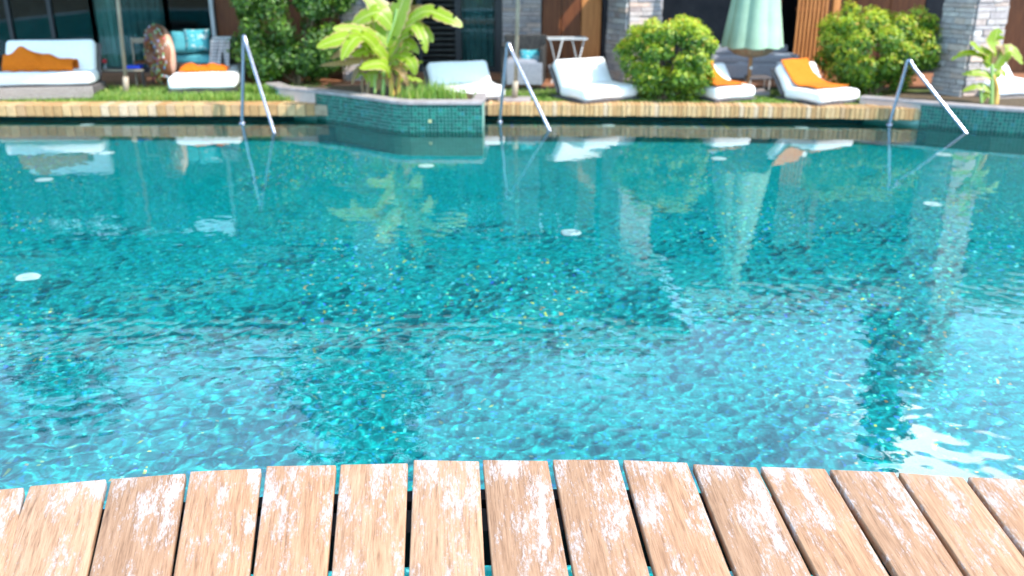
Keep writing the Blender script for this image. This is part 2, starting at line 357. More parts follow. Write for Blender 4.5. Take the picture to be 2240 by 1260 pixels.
# ------------------------------------------------------------------ ground, pool, water
ZG = 0.195
EDGE = [(-16, 11.24), (-6.15, 11.19), (-2.45, 11.22), (-0.34, 11.25), (1.6, 11.19), (3.4, 11.06), (5.05, 10.88), (6.2, 10.6), (16, 9.0)]
def edge_y(x):
    for (a, b), (c, d) in zip(EDGE, EDGE[1:]):
        if x <= c: return b + (d - b) * (x - a) / (c - a)
    return EDGE[-1][1]
DEPTH = 1.25
tag(pyd('pool_floor', [(-16, -8, -DEPTH), (16, -8, -DEPTH), (16, 12.4, -DEPTH), (-16, 12.4, -DEPTH)], [(0, 1, 2, 3)], M_floor), kind='structure')
C.objects['pool_floor'].cycles.is_caustics_receiver = True
# far wall of the basin with its shallow underwater ledge
xs = [-16, -6.15, -2.45, -.34, 1.6, 3.4, 5.05, 6.2, 16]; v = []; f = []
for x in xs:
    y = edge_y(x)
    v += [(x, y + .34, -.02), (x, y + .34, -.42), (x, y - .05, -.42), (x, y - .05, -DEPTH)]
for i in range(len(xs) - 1):
    for k in range(3): a = i * 4 + k; f.append((a, a + 1, a + 5, a + 4))
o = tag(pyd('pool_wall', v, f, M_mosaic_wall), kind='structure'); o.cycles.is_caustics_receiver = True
v = [];
for x in xs: y = edge_y(x); v += [(x, y + .335, .056), (x, y + .335, -.03)]
tag(pyd('gutter_shade_strip', v, [(i * 2, i * 2 + 1, i * 2 + 3, i * 2 + 2) for i in range(len(xs) - 1)], M_gap), kind='structure')  # black strip above the waterline, painted as the shade beneath the coping overhang
pyd('pool_side_wall', [(-16, -8, .1), (-16, 12.4, .1), (-16, 12.4, -DEPTH), (-16, -8, -DEPTH), (16, -8, .1), (16, 12.4, .1), (16, 12.4, -DEPTH), (16, -8, -DEPTH)],
    [(0, 1, 2, 3), (7, 6, 5, 4), (0, 3, 7, 4)], M_floor)['kind'] = 'structure'

def water_mesh():
    us = np.concatenate([np.linspace(-3.2, -1.02, 40), np.linspace(-1, 1, 760), np.linspace(1.02, 3.2, 40)])
    y1 = [2.0]
    while y1[-1] < 11.5: y1.append(y1[-1] + .0115 + .0022 * (y1[-1] - 2) ** 1.0 * .9)
    ys = np.concatenate([np.linspace(-8, 1.9, 60), np.array(y1)])
    U, Y = np.meshgrid(us, ys); Wd = 1.0 + .60 * np.clip(Y, 2, 20)
    X = np.clip(U * Wd, -16, 16)
    Z = np.zeros_like(X)
    # patches of breeze
    g = (np.sin(.9 * X + .6 * Y + 1.2) + np.sin(-.55 * X + 1.1 * Y + 2.0) + np.sin(1.7 * X - .8 * Y)) / 3
    rough = 1 + .30 * g
    # slope strength: livelier out of the lee of the far edge
    lee = np.clip((11.3 - Y) / 8.3, 0.02, 1.2)
    amp_f = (.06 + .94 * lee ** 1.25)
    r = np.random.default_rng(5)
    def band(l0, l1, n, slope, spread, base):
        out = np.zeros_like(X)
        for _ in range(n):
            lam = math.exp(r.uniform(math.log(l0), math.log(l1))); th = base + r.normal(0, spread); k = 2 * pi / lam
            ph = r.uniform(0, 2 * pi); a = slope / k * math.sqrt(2 / n)
            out += a * np.sin(k * (cos(th) * X + sin(th) * Y) + ph + .5 * np.sin(.7 * X + 1.3 * Y + ph))
        return out
    Z += band(.55, 1.6, 12, .0060, .8, R(75)) * amp_f
    Z += band(.20, .50, 22, .0062, .75, R(72)) * amp_f * rough
    Z += band(.09, .20, 36, .0125, .6, R(72)) * amp_f * rough
    near = np.clip((9.5 - Y) / 5.0, 0, 1)
    Z += band(.05, .09, 30, .0088, .9, R(80)) * near * rough
    nr, nc = X.shape
    co = np.empty((nr * nc, 3), dtype=np.float32); co[:, 0] = X.ravel(); co[:, 1] = Y.ravel(); co[:, 2] = Z.ravel()
    i = (np.arange(nr - 1)[:, None] * nc + np.arange(nc - 1)[None, :]).ravel()
    q = np.stack([i, i + 1, i + nc + 1, i + nc], 1).astype(np.int32)
    me = bpy.data.meshes.new('water'); me.vertices.add(nr * nc); me.vertices.foreach_set('co', co.ravel())
    me.loops.add(q.size); me.loops.foreach_set('vertex_index', q.ravel()); me.polygons.add(len(q))
    me.polygons.foreach_set('loop_start', np.arange(0, q.size, 4, dtype=np.int32)); me.polygons.foreach_set('loop_total', np.full(len(q), 4, dtype=np.int32))
    me.polygons.foreach_set('use_smooth', np.ones(len(q), dtype=bool)); me.update(); me.validate()
    return me
wat = link('water', water_mesh(), M_water); wat['kind'] = 'structure'; wat.cycles.is_caustics_caster = True

# land: one sheet from behind the coping to the horizon, and the near shore behind the camera
v = [(x, edge_y(x) + .25, ZG - .02) for x in xs]; n = len(v); v += [(x, 14.0, ZG - .02) for x in xs]
f = [(i, i + 1, n + i + 1, n + i) for i in range(n - 1)]
g0 = tag(pyd('lawn', v, f, M_lawn), kind='structure')
ZL = ZG - .026
tag(pyd('ground', [(-1500, -1500, ZL), (1500, -1500, ZL), (1500, -8, ZL), (-1500, -8, ZL), (-1500, 12.5, ZL), (-16, 12.5, ZL), (-16, -8, ZL), (16, -8, ZL), (16, 12.5, ZL), (1500, 12.5, ZL), (1500, 1500, ZL), (-1500, 1500, ZL)],
    [(0, 1, 2, 3), (3, 6, 5, 4), (7, 2, 9, 8), (4, 9, 10, 11)], noisy('garden_ground', (.10, .10, .06), (.20, .18, .12), 2, .95)), kind='structure')

# coping: a row of bricks on a mortar bed, overhanging the water
cop = tag(empty('brick_coping', (0, 11.2, 0)), 'long edging of upright sandy bricks along the far side of the pool', 'pool edging')
v = []; f = []
for x in xs:
    y = edge_y(x) - 11.2
    v += [(x, y + .02, .057), (x, y + .02, ZG - .012), (x, y + .31, ZG - .012), (x, y + .31, .057)]
for i in range(len(xs) - 1):
    for k in range(4): a = i * 4; f.append((a + k, a + (k + 1) % 4, a + 4 + (k + 1) % 4, a + 4 + k))
pyd('mortar_bed', v, f, M_mortar, cop)
wide = [bpy.data.meshes.new('brick') for _ in range(1)][0]
bm = B((0, 0, 0), (.108, .29, .142), 0, .007, 2); bm.to_mesh(wide); bm.free(); wide.materials.append(M_brick)
thin = bpy.data.meshes.new('brick_thin'); bm = B((0, 0, 0), (.053, .29, .142), 0, .005, 1); bm.to_mesh(thin); bm.free(); thin.materials.append(M_brick)
def lay(me, x0, x1, pitch):
    x = x0
    while x < x1:
        o = bpy.data.objects.new('brick', me); C.objects.link(o); o.parent = cop
        y = edge_y(x + pitch / 2) - 11.2; sl = math.atan((edge_y(x + pitch) - edge_y(x)) / pitch)
        o.location = (x + pitch / 2, y + .145 + random.uniform(-.005, .005), ZG - .068 + random.uniform(-.003, .003)); o.rotation_euler = (random.uniform(-.015, .015), random.uniform(-.01, .01), sl + random.uniform(-.015, .015))
        o.scale = (random.uniform(.94, 1.04), 1, 1)
        x += pitch * random.uniform(.97, 1.03)
lay(wide, -8.0, -2.52, .115); lay(thin, -.30, 4.98, .0575)

# ------------------------------------------------------------------ planters
def wall_thing(name, pts, top, thick, label, cat, tile_segs, base_segs_mat, close_back=None, soil=True, zb=-DEPTH):
    root = tag(empty(name, (pts[0][0], pts[0][1], 0)), label, cat); ox, oy = pts[0]
    P = [Vector((a - ox, b - oy)) for a, b in pts]
    nrm = []
    for i in range(len(P)):
        d = (P[min(i + 1, len(P) - 1)] - P[max(i - 1, 0)]).normalized(); nrm.append(Vector((-d.y, d.x)))   # to the inside (left of travel)
    v = []; f = []
    for p, q in zip(P, nrm):
        i = p + q * thick
        v += [(p.x, p.y, zb), (p.x, p.y, top - .035), (i.x, i.y, top - .035), (i.x, i.y, zb)]
    for k in range(len(P) - 1):
        for j in range(4): a = k * 4; f.append((a + j, a + (j + 1) % 4, a + 4 + (j + 1) % 4, a + 4 + j))
    f += [(3, 2, 1, 0), tuple(len(P) * 4 - 4 + j for j in range(4))]
    core = pyd('wall', v, f, base_segs_mat, root)
    v = []; f = []
    for p, q in zip(P, nrm):
        a = p - q * .022; i = p + q * (thick + .03)
        v += [(a.x, a.y, top - .035), (a.x, a.y, top - .006), (a.x + q.x * .006, a.y + q.y * .006, top), (i.x, i.y, top), (i.x, i.y, top - .035)]
    for k in range(len(P) - 1):
        for j in range(5): a = k * 5; f.append((a + j, a + (j + 1) % 5, a + 5 + (j + 1) % 5, a + 5 + j))
    f += [(4, 3, 2, 1, 0), tuple(len(P) * 5 - 5 + j for j in range(5))]
    pyd('rim', v, f, M_rim, root)
    # mosaic: every little tile a slab of its own standing 2 mm proud of the grout
    T = .042; g = .0055; v = []; f = []; tz = .32
    for k in range(len(P) - 1):
        if k not in tile_segs: continue
        a, b = P[k], P[k + 1]; d = b - a; Ln = d.length; d.normalize(); q = -Vector((-d.y, d.x)); nx = max(1, round(Ln / T)); w_ = Ln / nx
        nz_ = int((top - .04 + tz) / T)
        for iz in range(nz_):
            z0 = top - .038 - (iz + 1) * T
            for ix in range(nx):
                s = a + d * (ix * w_ + g / 2); e = a + d * ((ix + 1) * w_ - g / 2); off = q * (.003 + random.uniform(0, .0015))
                tw = random.uniform(-.0008, .0008)
                n0 = len(v)
                for r_, oo in (((s, e), Vector((0, 0))), ((s, e), off)):
                    v += [(r_[0].x + oo.x, r_[0].y + oo.y, z0 + g / 2), (r_[1].x + oo.x * (1 + tw * 200), r_[1].y + oo.y * (1 + tw * 200), z0 + g / 2), (r_[1].x + oo.x, r_[1].y + oo.y, z0 + T - g / 2), (r_[0].x + oo.x * (1 - tw * 200), r_[0].y + oo.y * (1 - tw * 200), z0 + T - g / 2)]
                f += [(n0 + 4, n0 + 5, n0 + 6, n0 + 7), (n0, n0 + 1, n0 + 5, n0 + 4), (n0 + 2, n0 + 3, n0 + 7, n0 + 6), (n0 + 1, n0 + 2, n0 + 6, n0 + 5), (n0, n0 + 4, n0 + 7, n0 + 3)]
    if v: pyd('mosaic_tile', v, f, M_mosaic, root)['kind'] = 'stuff'
    return root, P
PL1 = [(-3.25, 12.10), (-2.98, 11.66), (-2.46, 11.36), (-2.08, 11.09), (-1.62, 10.70), (-1.47, 10.55), (-1.38, 10.475), (-1.29, 10.43), (-1.18, 10.405), (-.34, 10.40)]
r1, P1 = wall_thing('planter', PL1, .355, .14, 'raised planter with rounded corner clad in green mosaic jutting into the pool', 'planter', (2, 3, 4, 5, 6, 7, 8), M_grout)
pyd('end_wall', [(2.91 + a, b, c) for (a, b) in ((0, -1.70), (-.10, -1.70), (-.10, -1.0), (0, -1.0)) for c in (-DEPTH, .32)], [(0, 1, 3, 2), (2, 3, 5, 4), (4, 5, 7, 6), (6, 7, 1, 0), (1, 7, 5, 3)], M_grout, r1)
bm = B((2.86, -1.28, .3385), (.155, .62, .031), 0, .004, 1); child('end_rim', bm, M_rim, r1)
sp = [(p[0] - 0, p[1] + .13) for p in PL1[1:]] + [(-.44, 11.3), (-1.2, 12.1), (-2.9, 12.2)]
pyd('soil', [(a + 3.25, b - 12.10, .31 + .02 * sin(i * 2.1)) for i, (a, b) in enumerate(sp)], [tuple(range(len(sp)))], M_soil, r1)
PL2 = [(4.35, 11.33), (4.93, 10.90), (5.25, 10.66), (5.60, 10.44), (5.95, 10.27), (6.6, 10.02), (7.6, 9.75)]
r2, P2 = wall_thing('planter', PL2, .28, .14, 'dark mosaic clad planter curving out of frame at the right end of the pool', 'planter', (1, 2, 3, 4, 5), M_grout)
sp = [(p[0], p[1] + .14) for p in PL2] + [(8.2, 11.9), (5.4, 12.1)]
pyd('soil', [(a - 4.35, b - 11.33, .235 + .015 * sin(i * 2.3)) for i, (a, b) in enumerate(sp)], [tuple(range(len(sp)))], M_soil, r2)
for rr, seg in ((r1, (P1[1], P1[2])), (r2, (P2[0], P2[1]))):
    a, b = seg; d = (b - a).normalized(); q = Vector((d.y, -d.x)); m = (a + b) / 2
    top_ = .318 if rr is r1 else .243
    o = child('render_coat', B((m.x + q.x * .006, m.y + q.y * .006, (ZG - .03 + top_) / 2), ((b - a).length, .012, top_ - ZG + .03), math.atan2(d.y, d.x)), M_render, rr)

# ------------------------------------------------------------------ the near wooden deck
DZ = .25
deck = tag(empty('wooden_deck', (0, 2.4, 0)), 'foreground deck of weathered brown planks with flaking white paint over the water', 'deck')
PX = [(-112, 1080, 52, 1066, -190, 22), (65, 1062, 232, 1047, 5, 195), (243, 1046, 406, 1034, 203, 376), (416, 1030, 571, 1023, 385, 548), (583, 1019, 735, 1017, 558, 717), (745, 1015, 892, 1012, 728, 884),
      (905, 1005, 1048, 1008, 896, 1059), (1056, 1005, 1198, 1007, 1075, 1238), (1209, 1005, 1352, 1006, 1250, 1412), (1363, 1006, 1503, 1012, 1425, 1586), (1516, 1014, 1655, 1021, 1600, 1758),
      (1664, 1020, 1805, 1025, 1772, 1925), (1815, 1027, 1957, 1033, 1942, 2085), (1966, 1033, 2107, 1043, 2098, 2245), (2117, 1043, 2256, 1050, 2254, 2400), (2267, 1051, 2405, 1058, 2410, 2560), (2416, 1059, 2554, 1066, 2566, 2716), (2565, 1067, 2703, 1075, 2724, 2876), (2714, 1076, 2852, 1085, 2884, 3034)]
PX = [(-466, 1124, -302, 1107, -590, -394), (-291, 1106, -124, 1082, -386, -199)] + PX
for (a, b, c, d, e, g) in PX:
    q = [on(a, b, DZ), on(c, d, DZ), on(g, 1225, DZ), on(e, 1225, DZ)]
    mid = (q[0] + q[1]) / 2; back = (q[2] + q[3]) / 2; ax = (mid - back).normalized(); ang = math.atan2(ax.y, ax.x) - pi / 2
    rot = Matrix.Rotation(-ang, 3, 'Z')
    lo = [rot @ (p - mid) for p in q]
    w0 = (lo[1].x - lo[0].x) / 2; w1 = (lo[2].x - lo[3].x) / 2; ly = lo[2].y; Lg = -1.7
    wL = w0 + (w1 - w0) * min(1.2, Lg / ly * .55) ; 
    bm = bmesh.new(); T = .032
    ring = [(lo[0].x, lo[0].y), (lo[1].x, lo[1].y), (lo[2].x, lo[2].y)]
    kx2 = lo[1].x + (lo[2].x - lo[1].x) * (Lg / ly); kx1 = lo[0].x + (lo[3].x - lo[0].x) * (Lg / ly)
    if kx2 - kx1 < .12: mm = (kx1 + kx2) / 2; kx1, kx2 = mm - .06, mm + .06
    ring = [(lo[0].x, lo[0].y), (lo[1].x, lo[1].y), (kx2, Lg), (kx1, Lg)]
    top = [bm.verts.new((x, y, 0)) for x, y in ring]; bot = [bm.verts.new((x, y, -T)) for x, y in ring]
    bm.faces.new(top[::-1]); bm.faces.new(bot)
    for i in range(4): bm.faces.new((top[i], top[(i + 1) % 4], bot[(i + 1) % 4], bot[i]))
    bmesh.ops.recalc_face_normals(bm, faces=bm.faces)
    bmesh.ops.bevel(bm, geom=[e_ for e_ in bm.edges], offset=.0045, segments=3, profile=.5, affect='EDGES')
    o = child('plank', bm, M_plank, deck, True); o.location = (mid.x, mid.y - 2.4, DZ + random.uniform(-.0015, .0015)); o.rotation_euler = (0, 0, ang)
    o.data.set_sharp_from_angle(angle=R(50))
# black steel bearer that follows the curved front of the deck, with a thinner stringer in front
def curved_bar(name, dy, wdt, z1, z0, m):
    pts = [on((a + c) / 2, (b + d) / 2, DZ) for (a, b, c, d, e, g) in PX]
    pts = [pts[0] + (pts[0] - pts[1]) * 3] + pts + [pts[-1] + (pts[-1] - pts[-2]) * 3]
    v = []; f = []
    for p in pts:
        y = p.y - 2.4 - dy; v += [(p.x, y, z0), (p.x, y, z1), (p.x, y - wdt, z1), (p.x, y - wdt, z0)]
    for k in range(len(pts) - 1):
        for j in range(4): a = k * 4; f.append((a + j, a + 4 + j, a + 4 + (j + 1) % 4, a + (j + 1) % 4))
    f += [(0, 1, 2, 3), tuple(len(pts) * 4 - 4 + j for j in (3, 2, 1, 0))]
    return pyd(name, v, f, m, deck)
curved_bar('bearer', .13, .06, DZ - .033, DZ - .14, M_gap); curved_bar('bearer', .24, .12, DZ - .033, DZ - .16, M_gap); curved_bar('bearer', 1.3, .10, DZ - .033, DZ - .16, M_gap)
for x in (-1.9, -.6, .7, 2.0):
    child('post', tube(bmesh.new(), [(x, -.05, DZ - .1), (x, -.05, -DEPTH)], .04, 10), M_gap, deck) if False else None

# ------------------------------------------------------------------ handrails
def rail(px0, y0, base_top, apex, foot, label):
    root = tag(empty('pool_handrail', (base_top[0], base_top[1], 0)), label, 'handrail', 'steel handrails along the far side of the pool')
    o = Vector((base_top[0], base_top[1], 0)); bt = Vector((0, 0, 0)); ap = Vector(apex) - o; ft = Vector(foot) - o
    d = (ft - ap); e = ap + d * 1.16
    pts = [bt + Vector((0, 0, -.12)), bt, bt.lerp(ap, .5), bt.lerp(ap, .84), bt.lerp(ap, .95) + Vector((0, 0, .01)), ap + (d.normalized() * .03) + Vector((0, 0, .015)), ap + d * .10, ap + d * .2, ap + d * .5, ap + d, e]
    sp_ = smooth_path(pts, 6)
    child('rail', tube(bmesh.new(), sp_, .021, 14), M_steel, root, True)
    child('flange', tube(bmesh.new(), [(0, 0, -.02), (0, 0, .012), (0, 0, .022)], [.042, .042, .03], 16), M_steel, root, True)
    child('foot_cap', tube(bmesh.new(), [e - d.normalized() * .04, e], .028, 14), M_steel, root, True)
    return root
rail(0, 0, (-3.304, 11.005), at(533, 76, 10.97), (-2.755, 10.377, 0), 'steel handrail at the left, sloping into the water beside the mosaic planter')
rail(0, 0, (-.153, 11.106), at(1110, 93, 11.05), (.44, 10.527, 0), 'steel handrail at the middle, sloping into the water in front of the white lounger')
rail(0, 0, (4.581, 10.906), at(1986, 131, 10.85), (5.256, 10.377, 0), 'steel handrail at the right, sloping down in front of the stone pillar')

# ------------------------------------------------------------------ pool floor fittings
def refr(px, py, dep):
    d = ray(px, py); t = -CAM_H / d.z; p = Vector((d.x * t, d.y * t, 0)); d.normalize()
    h = Vector((d.x, d.y, 0)); hl = h.length; s2 = hl / 1.333; c2 = math.sqrt(1 - s2 * s2)
    return p + h.normalized() * (dep * s2 / c2)
proto = None
FIT = [(60, 607, 'left edge of the frame in mid water'), (1250, 508, 'middle of the pool, below the reflected lounger'), (2040, 447, 'right side beside the reflected stone pillar'),
       (97, 393, 'left side under the reflected lounger'), (932, 363, 'mid pool, just in front of the mosaic planter'), (1572, 347, 'right of middle beside the reflected parasol'),
       (2065, 338, 'right side under the handrail'), (230, 310, 'left side close to the far edge')]
for px, py, wh in FIT:
    p = refr(px, py, DEPTH)
    if p.y > 11.0: p = refr(px, py, .62); dd = .62
    o = empty('floor_inlet', (p.x, min(p.y, 11.0), -DEPTH)) if proto is None else proto.copy()
    if proto is None:
        proto = o
        child('cover', tube(bmesh.new(), [(0, 0, .002), (0, 0, .010), (0, 0, .016)], [.088, .088, .072], 28), M_white_pl, o)
        child('centre_cap', tube(bmesh.new(), [(0, 0, .0165), (0, 0, .026)], [.035, .03], 16), M_white_pl, o)
    else:
        C.objects.link(o); o.location = (p.x, min(p.y, 11.0), -DEPTH)
        for ch in proto.children: c = ch.copy(); C.objects.link(c); c.parent = o
    tag(o, 'round white fitting on the pool floor, ' + wh, 'pool fitting', 'white fittings set in the pool floor')
for px, py, wh in [(185, 272, 'left, beneath the first lounger'), (1330, 270, 'middle, beneath the upright lounger'), (1747, 272, 'right, beneath the lounger with the spread towel')]:
    p = refr(px, py, .33); o = proto.copy(); C.objects.link(o); o.location = (p.x, edge_y(p.x) + .14, -.42)
    for ch in proto.children: c = ch.copy(); C.objects.link(c); c.parent = o
    tag(o, 'round white fitting on the shallow ledge, ' + wh, 'pool fitting', 'white fittings on the underwater ledge')

# ------------------------------------------------------------------ loungers
def cushion(bm, c, s, M, bev=.05):
    b2 = bmesh.new(); bmesh.ops.create_cube(b2, size=1)
    bmesh.ops.transform(b2, matrix=Matrix.Diagonal((s[0], s[1], s[2], 1)), verts=b2.verts)
    bmesh.ops.bevel(b2, geom=list(b2.edges), offset=bev, segments=4, profile=.5, affect='EDGES')
    bmesh.ops.subdivide_edges(b2, edges=[e for e in b2.edges if e.calc_length() > .25], cuts=5, use_grid_fill=True)
    for vv in b2.verts:
        x, y = vv.co.x / s[0] * 2, vv.co.y / s[1] * 2
        k = (1 - x * x) * (1 - y * y)
        vv.co.z += .018 * k * (1 if vv.co.z > 0 else .2) + .004 * sin(x * 5 + y * 4)
    bmesh.ops.transform(b2, matrix=M @ Matrix.Translation(c), verts=b2.verts)
    me = bpy.data.meshes.new('t'); b2.to_mesh(me); b2.free(); bm.from_mesh(me); bpy.data.meshes.remove(me); return bm
def cloth(root_mat, fn, nu, nv, th, mat_, parent, name):
    v = []; f = []
    for i in range(nu + 1):
        for j in range(nv + 1): v.append(fn(i / nu, j / nv))
    for i in range(nu):
        for j in range(nv): a = i * (nv + 1) + j; f.append((a, a + 1, a + nv + 2, a + nv + 1))
    me = bpy.data.meshes.new(name); me.from_pydata(v, [], f); me.update()
    bm = bmesh.new(); bm.from_mesh(me); bmesh.ops.solidify(bm, geom=bm.faces[:], thickness=th); bm.to_mesh(me); bm.free()
    return link(name, me, mat_, parent, True)
def lounger(fl, yaw, W, Ls, Lb, ang, ztop, th, label, wick=M_wicker_g, slats=True):
    """fl: front left ground corner; local x to the right, y away from the pool"""
    root = tag(empty('sun_lounger', (fl[0], fl[1], ZG), yaw), label, 'sun lounger', 'white sun loungers along the far side of the pool')
    zt = ztop - ZG
    bm = bmesh.new(); cushion(bm, (W / 2, Ls / 2, zt - th / 2), (W, Ls, th), Matrix.Identity(4), .055); child('seat_cushion', bm, M_fabric_w, root, True)
    Mb = Matrix.Translation((W / 2, Ls - .03, zt - th * .55)) @ Matrix.Rotation(ang, 4, 'X')
    bm = bmesh.new(); cushion(bm, (0, Lb / 2, th * .10), (W * .93, Lb, th * .95), Mb, .055); child('back_cushion', bm, M_fabric_w, root, True)
    fh = zt - th
    bl = Ls + Lb * cos(ang) * .6; bm = B((W / 2, bl / 2, fh * .62), (W + .03, bl, fh * .62), 0, .012, 2); child('base', bm, wick, root)
    bm = box(bmesh.new(), (0, Lb / 2, -th * .46), (W, Lb * .98, .03), 0, .008, 1, Mb); child('back_frame', bm, wick, root)
    if slats and fh > .06:
        bm = bmesh.new(); n = int((W + .03) / .024)
        for i in range(n): box(bm, (-.015 + (i + .5) * (W + .03) / n, -.021, fh * .5), (.013, .012, fh * .86))
        n = int(Ls / .024)
        for i in range(n): box(bm, (-.021, (i + .5) * Ls / n, fh * .5), (.012, .013, fh * .86))
        child('wicker_strips', bm, M_wicker_p, root)
    for (x, y) in ((.05, .05), (W - .05, .05), (.05, Ls + Lb * .55), (W - .05, Ls + Lb * .55)):
        child('leg', B((x, y, max(fh * .18, .012)), (.04, .04, max(fh * .36, .024))), M_black, root)
    return root, Mb, zt, W, Ls, Lb, th
def towel_spread(L_, x0, x1, s0, s1, label, m=M_towel_y):
    root, Mb, zt, W, Ls, Lb, th = L_
    o = empty('towel', root.location, root.rotation_euler[2])
    def fn(u, v_):
        x = (x0 + (x1 - x0) * u) * W + .02 * sin(v_ * 5)
        s = s0 + (s1 - s0) * v_                     # s < 0: on the seat, s > 0: up the back
        rr = .006 * sin(u * 9 + v_ * 11)
        if -.28 < s < .5:
            k = (s + .28) / .78; k = k * k * (3 - 2 * k) * .5 + k * .5
            pa = Vector((x, Ls - .10 - .28 * Ls, zt + .028)); pb = Mb @ Vector((x - W / 2, .5 * Lb, th * .58 + .028))
            q = pa.lerp(pb, k); q.z -= .045 * sin(pi * k); q.y += .02 * sin(pi * k) - 0; return (q.x + .10 * (1 - k) * u, q.y, q.z + rr)
        if s > 0:
            p = Mb @ Vector((x - W / 2, s * Lb, th * .58 + .028 + rr)); q = p
            k = min(1, s * 6); base = Vector((x, Ls - .10, zt + .03)); return tuple(base.lerp(q, k) if k < 1 else q)
        return (x + .10 * u, Ls - .10 + s * Ls, zt + .028 + rr)
    t_ = cloth(None, fn, 14, 26, .012, m, None, 'towel'); bpy.data.objects.remove(o)
    t_.location = root.location; t_.rotation_euler = (0, 0, root.rotation_euler[2]); tag(t_, label, 'towel', 'orange towels on the loungers'); return t_
def towel_heap(L_, x0, x1, y0, y1, hs, label, m=M_towel):
    root, Mb, zt, W, Ls, Lb, th = L_
    def fn(u, v_):
        x = x0 + (x1 - x0) * u; y = y0 + (y1 - y0) * v_
        k = u * (len(hs) - 1); i = min(int(k), len(hs) - 2); h = hs[i] + (hs[i + 1] - hs[i]) * (k - i)
        prof = sin(pi * min(1, max(0, v_))) ** .6
        return (x + .015 * sin(v_ * 7 + u * 3), y, zt + .022 + h * prof * (1 + .10 * sin(u * 17 + v_ * 6)) + .006 * sin(u * 31))
    t_ = cloth(None, fn, 30, 14, .018, m, None, 'towel')
    t_.location = root.location; t_.rotation_euler = (0, 0, root.rotation_euler[2]); tag(t_, label, 'towel', 'orange towels on the loungers'); return t_

L1 = lounger((-6.62, 11.60), R(8), 1.20, .44, .49, R(62), .520, .155, 'wide white lounger on slatted wicker base at the far left, under a crumpled towel')
L2 = lounger((-4.50, 11.90), R(10), .86, .80, .45, R(4), .45, .17, 'flat white lounger in the grass behind the left handrail', slats=False, wick=M_wicker_k)
L3 = lounger((-.90, 11.30), R(20), .88, .52, .40, R(50), .375, .15, 'white lounger with shaded backrest standing behind the mosaic planter')
L4 = lounger((.90, 11.24), R(30), .85, .60, .42, R(55), .378, .150, 'bare white lounger with upright backrest beside the round sunlit bush')
L5 = lounger((2.56, 11.36), R(24), .62, .54, .36, R(50), .375, .15, 'white lounger half hidden behind the round bush in front of the parasol')
L6 = lounger((3.77, 11.08), R(28), .70, .64, .40, R(52), .360, .14, 'white lounger with a smooth orange towel over its backrest, nearest the right planter')
L7 = lounger((6.10, 11.45), R(16), .80, .60, .42, R(50), .42, .16, 'white lounger at the right edge behind the small banana plant')
towel_heap(L1, .12, .98, .10, .36, [.17, .22, .26, .23, .18, .15, .13, .11], 'crumpled deep orange towel heaped on the far left lounger')
towel_heap(L2, .10, .72, .36, .70, [.02, .085, .07, .05, .055, .075, .05, .02], 'folded amber towel lying on the flat lounger')
towel_spread(L5, .02, .62, -.75, .97, 'orange towel on the lounger half hidden by the bush')
towel_spread(L6, .10, .74, -.62, 1.04, 'smooth orange towel draped down the backrest of the right lounger')

# ------------------------------------------------------------------ patio, building
patio = tag(empty('patio_deck', (0, 12.9, 0)), 'reddish brown plank terrace under the house front', 'terrace')
pm = bpy.data.meshes.new('patio_plank'); bm = B((0, 0, 0), (22.0, .092, .03), 0, .003, 1); bm.to_mesh(pm); bm.free(); pm.materials.append(M_patio)
for i in range(17):
    o = bpy.data.objects.new('plank', pm); C.objects.link(o); o.parent = patio; o.location = (0, -.1 + i * .10 + .05, ZG + .03)
child('joist', B((0, .75, ZG - .005), (22, 1.72, .03)), M_black, patio)

FY = 14.35
house = tag(empty('house', (0, FY, 0)), 'long low villa with dark glazing, wooden doors and stone walling', 'house')
def hx(px): return at(px, 100, FY).x
ZF = ZG + .045
def panel(name, p0, p1, m, z0=ZF, z1=2.5, dy=0, th=.06, parent=house):
    a, b = hx(p0), hx(p1); return child(name, B(((a + b) / 2, dy + th / 2, (z0 + z1) / 2), (b - a, th, z1 - z0), 0, .003, 1), m, parent)
# room behind, roof, fascia
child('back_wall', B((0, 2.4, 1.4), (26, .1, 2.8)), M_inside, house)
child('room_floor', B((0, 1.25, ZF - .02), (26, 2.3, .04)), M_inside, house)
rf = child('roof', B((-5.2, .2, 3.35), (15.5, 4.9, .30), 0, .01, 1), M_plaster, house)
child('parapet', B((-5.2, .35, 3.62), (15.1, 4.5, .22), 0, .01, 1), M_roof, rf)
rf2 = child('roof', B((8.4, .55, 2.95), (11.5, 4.1, .30), 0, .01, 1), M_plaster, house)
child('parapet', B((8.4, .6, 3.20), (11.1, 3.9, .20), 0, .01, 1), M_roof, rf2)
child('lintel', B((0, .05, 2.62), (26, .18, .26)), M_darkwall, house); child('upper_wall', B((-5.2, .05, 2.98), (15.4, .16, .44)), M_plaster, house)
